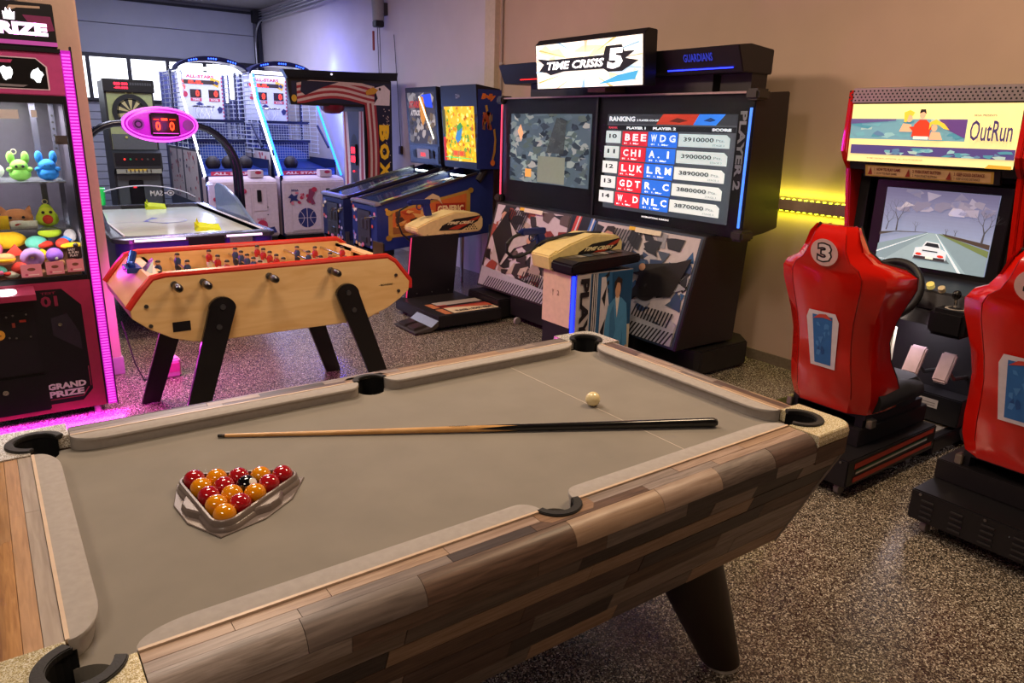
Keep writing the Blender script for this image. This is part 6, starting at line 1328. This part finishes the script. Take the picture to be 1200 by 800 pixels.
    a.P(rdj, [(.41, .46), (.42, .66), (.45, .74), (.49, .74), (.52, .66), (.52, .46)]).P(rdj, [(.39, .62), (.52, .66), (.53, .58), (.42, .54)]).E(skn, .465, .82, .018, .065, 14).P(E_('#2a1c18', .6), [(.445, .84), (.45, .91), (.48, .91), (.487, .83), (.47, .87)]).R(E_('#e8e0d0', .8), .425, .42, .515, .47)
    a.P(skn, [(.52, .42), (.60, .42), (.58, .54), (.53, .55)]).E(skn, .545, .61, .018, .055, 14).P(hr, [(.515, .58), (.515, .70), (.55, .75), (.60, .68), (.635, .58), (.60, .60), (.57, .66), (.53, .67)])
    a.T(E_('#5a4a48', .6), 'SEGA PRESENTS', .76, .80, .88, .83, .02).T(E_('#3c3060', .7), 'OutRun', .75, .42, .975, .74, .01).P(E_('#c89a30', .8), [(.86, .0), (1, .0), (1, .05), (.88, .06)]); a.done('marquee_print', t)
    part('instruction_bar', B().prism([(4.225, 1.46), (4.205, 1.53), (4.23, 1.535), (4.25, 1.46)], 'y', ya+.10, yb-.12), M('#171316', .4), t)
    a = Art(Vec((4.2235, yb-.13, 1.465)), (0, -(yb-ya-.26), 0), (-.018, 0, .062), M('#b08a3c', .5), .0007); a.R(M('#c8a070', .5), .02, .1, .98, .9)
    for k, s_ in enumerate(('1  HOW TO PLAY GAME', '2  PUSH START BUTTON', '3  KEEP GOOD DISTANCE')):
        a.P(M('#8a2c1c', .5), [(.02+.32*k, .15), (.06+.32*k, .15), (.05+.32*k, .85)]).T(M('#6a1c14', .5), s_, .08+.32*k, .52, .30+.32*k, .80, .03).T(M('#5a4030', .5), s_, .08+.32*k, .2, .27+.32*k, .40, .02)
    a.done('instruction_print', t)
    # inner surround and screen
    part('screen_surround', B().prism([(4.22, 1.50), (4.20, 1.56), (4.60, 1.56), (4.60, .9), (4.50, .9), (4.50, 1.0), (4.46, 1.48)], 'y', ya+.03, yb-.03), M('#0f0e10', .5), t)
    tl, bl = Vec((4.32, 0, 1.40)), Vec((4.32, 0, .955))
    fr = B(); y1_, y0_ = 1.145+dy, .475+dy
    fr.prism([(4.315, .93), (4.315, 1.445), (4.45, 1.46), (4.45, .93)], 'y', y0_-.03, y1_+.03)
    part('screen_frame', fr, M('#141214', .3), t, bevel=.004)
    for q, k in (((yb-.09, yb-.03), 0), ((ya+.03, ya+.06), 1)): part('side_baffle', B().box((4.36, q[0], .94), (4.40, q[1], 1.47)), M('#111012', .55), t)
    y1_, y0_ = 1.105+dy, .505+dy
    a = Art((4.3135, y1_, .975), (0, -(y1_-y0_), 0), (0, 0, .43), E_('#8a94b0', .75), .0006)
    for k in range(14): v = .45+.04*k; a.R(E_('#%02x%02x%02x' % (132+int(k*-2.2), 142+int(k*-3.2), 172-int(k*3)), .8), 0, v, 1, v+.045 if v < .95 else 1)
    a.busy([E_(c, .75) for c in ('#9a94a8', '#7c7890', '#b0a8b4', '#8a8498')], 26, 8, .1, .70, 1, .99, .09)
    a.P(E_('#7c9098', .8), [(0, .0), (1, 0), (1, .24), (.55, .46), (.45, .46), (0, .24)]).P(E_('#8ea2a8', .8), [(.05, 0), (.85, 0), (.53, .455), (.47, .455)]).P(E_('#6c7a48', .7), [(1, .24), (1, .32), (.58, .46), (.55, .46)]).P(E_('#4a4440', .6), [(0, .36), (.2, .44), (.45, .465), (.45, .46), (0, .40)]).P(E_('#4a3c34', .6), [(1, .34), (1, .40), (.7, .45), (.58, .47), (.62, .44)])
    a.P(E_('#d8e0e4', .8), [(.0, .12), (.0, .14), (.46, .455), (.465, .455)]).P(E_('#d8e0e4', .8), [(.78, .0), (.81, 0), (.535, .455), (.53, .455)])
    rr = random.Random(12)
    def tree(x, y, ang_, ln, w_, dep):
        x2, y2 = x+ln*cos(ang_)*.8, y+ln*sin(ang_); a.P(E_('#4c4a50', .5), [(x-w_, y), (x+w_, y), (x2+w_*.6, y2), (x2-w_*.6, y2)], same=dep < 5)
        if dep:
            for s_ in (-1, 1): tree(x2, y2, ang_+s_*rr.uniform(.25, .6), ln*.72, w_*.6, dep-1)
    tree(.16, .44, 1.57, .14, .008, 5); tree(.93, .40, 1.5, .13, .010, 5); tree(.06, .44, 1.4, .10, .006, 4); tree(.70, .46, 1.57, .03, .004, 3); tree(.34, .46, 1.57, .05, .004, 3); tree(.62, .46, 1.57, .03, .004, 3)
    cw = E_('#d0d4d8', .85)
    a.P(E_('#5c6a70', .6), [(.36, .10), (.70, .10), (.62, .2), (.40, .22)]).P(cw, [(.36, .13), (.66, .13), (.655, .24), (.60, .27), (.58, .34), (.46, .35), (.43, .27), (.37, .25)]).P(E_('#20242c', .5), [(.45, .29), (.47, .335), (.57, .33), (.59, .28)]).R(E_('#3a3034', .6), .37, .115, .65, .15).E(E_('#c83020', 1), .41, .175, .03, .018, 10).E(E_('#c83020', 1), .61, .175, .03, .018, 10).R(E_('#f0e8d0', .9), .48, .125, .55, .15).R(E_('#202228', .5), .44, .22, .58, .235)
    a.T(E_('#e0e4e8', .8), 'INSERT COIN(S)', .02, .03, .2, .05, .02); a.done('game_screen', t)
    # dashboard, wheel, shifter, pedals
    part('dashboard', B().prism([(4.02, .80), (4.06, .90), (4.33, .945), (4.33, .70), (4.10, .70)], 'y', ya+.06, yb-.08), M('#18151a', .35), t, bevel=.01)
    part('footwell', B().box((4.34, ya+.03, .10), (4.38, yb-.03, .75)), M('#141214', .5), t)
    wc = Vec((3.925, .80+dy, .895)); wd = Vec((-.93, 0, .36)).normalized()
    w = part('steering_wheel', B().torus(wc, wd, .155, .020, 36, 10), M('#131214', .5), t, True)
    for an in (.0, pi, -pi/2):
        u_ = wd.cross(Vec((0, 1, 0))).normalized(); e_ = Vec((0, 1, 0))*cos(an)+(-u_ if (-u_).z > 0 else u_)*sin(an)
        part('wheel_spoke', B().tube([wc-wd*.02, wc+e_*.15], .014, 6), M('#1c1a1e', .4), w, True)
    part('wheel_hub', B().lathe(wc-wd*.035, wd, [(0, .05), (.03, .055), (.04, .04)], 20), M('#1a181c', .4), w, True)
    for s_ in (-1, 1): part('wheel_button', B().sph(wc+Vec((.02, s_*.07, .01)), .018, 10, 7), M('#d8c8a0', .3), w, True)
    part('column', B().cyl(wc-wd*.03, wc-wd*.2, .05, .07, 14), M('#18151a', .4), t)
    part('start_button', B().cyl((4.075, .66+dy, .915), (4.06, .66+dy, .935), .020, n=14), M('#e8d070', .3, emit=.4), t); part('start_button', B().cyl((4.075, .60+dy, .905), (4.06, .60+dy, .925), .018, n=14), M('#d8c8a0', .3), t)
    gb = part('shifter_box', B().box((3.92, .40+dy, .70), (4.16, .58+dy, .84)), M('#151316', .35), t, bevel=.02)
    part('shifter_lever', B().cyl((4.0, .49+dy, .84), (3.99, .49+dy, .90), .008, n=8), CHROME, gb); part('shifter_knob', B().sph((3.99, .49+dy, .915), (.022, .022, .026), 12, 8), M('#101010', .2), gb, True)
    a = Art((3.95, .43+dy, .8408), (.12, 0, 0), (0, .12, 0)).E(M('#b0a8a0', .5), .5, .5, .42, .42, 20).E(M('#1a1818', .5), .5, .5, .3, .3, 20); a.done('shift_print', gb)
    for y_, w_ in ((.50, .075), (.66, .085)):
        p = part('pedal', B().prism([(4.02, .42), (4.00, .445), (4.07, .585), (4.10, .58)], 'y', y_+dy-w_/2, y_+dy+w_/2), M('#c8b0b8', .35, .3), t, bevel=.008)
        part('pedal_arm', B().tube([(4.07, y_+dy, .50), (4.18, y_+dy, .42), (4.34, y_+dy, .40)], .012, 6), STEEL, p)
    part('side_kick_plate', B().box((4.05, .80+dy, .45), (4.09, .93+dy, .66)), M('#d8ccb0', .4), t, bevel=.005)
    part('pedal_unit', B().box((4.20, .44+dy, .14), (4.34, .74+dy, .30)), M('#1a181a', .4), t, bevel=.006)
    a = Art((4.199, .68+dy, .22), (0, -.12, 0), (0, 0, .05), M('#c8c0b8', .5)).R(M('#8a8480', .5), .1, .2, .9, .3).R(M('#8a8480', .5), .1, .5, .9, .6); a.done('warning_label', t)
    area('footwell_lamp', (4.15, .75+dy, .695), (4.15, .75+dy, .2), .2, 2.4, (.95, .85, 1))
    return t
racer(0, 0, 'red racing arcade machine with number 3 seat facing its screen', '3', True)
racer(-.855, -.948, 'red racing arcade machine with number 4 seat cut by the right frame edge', '4', False)
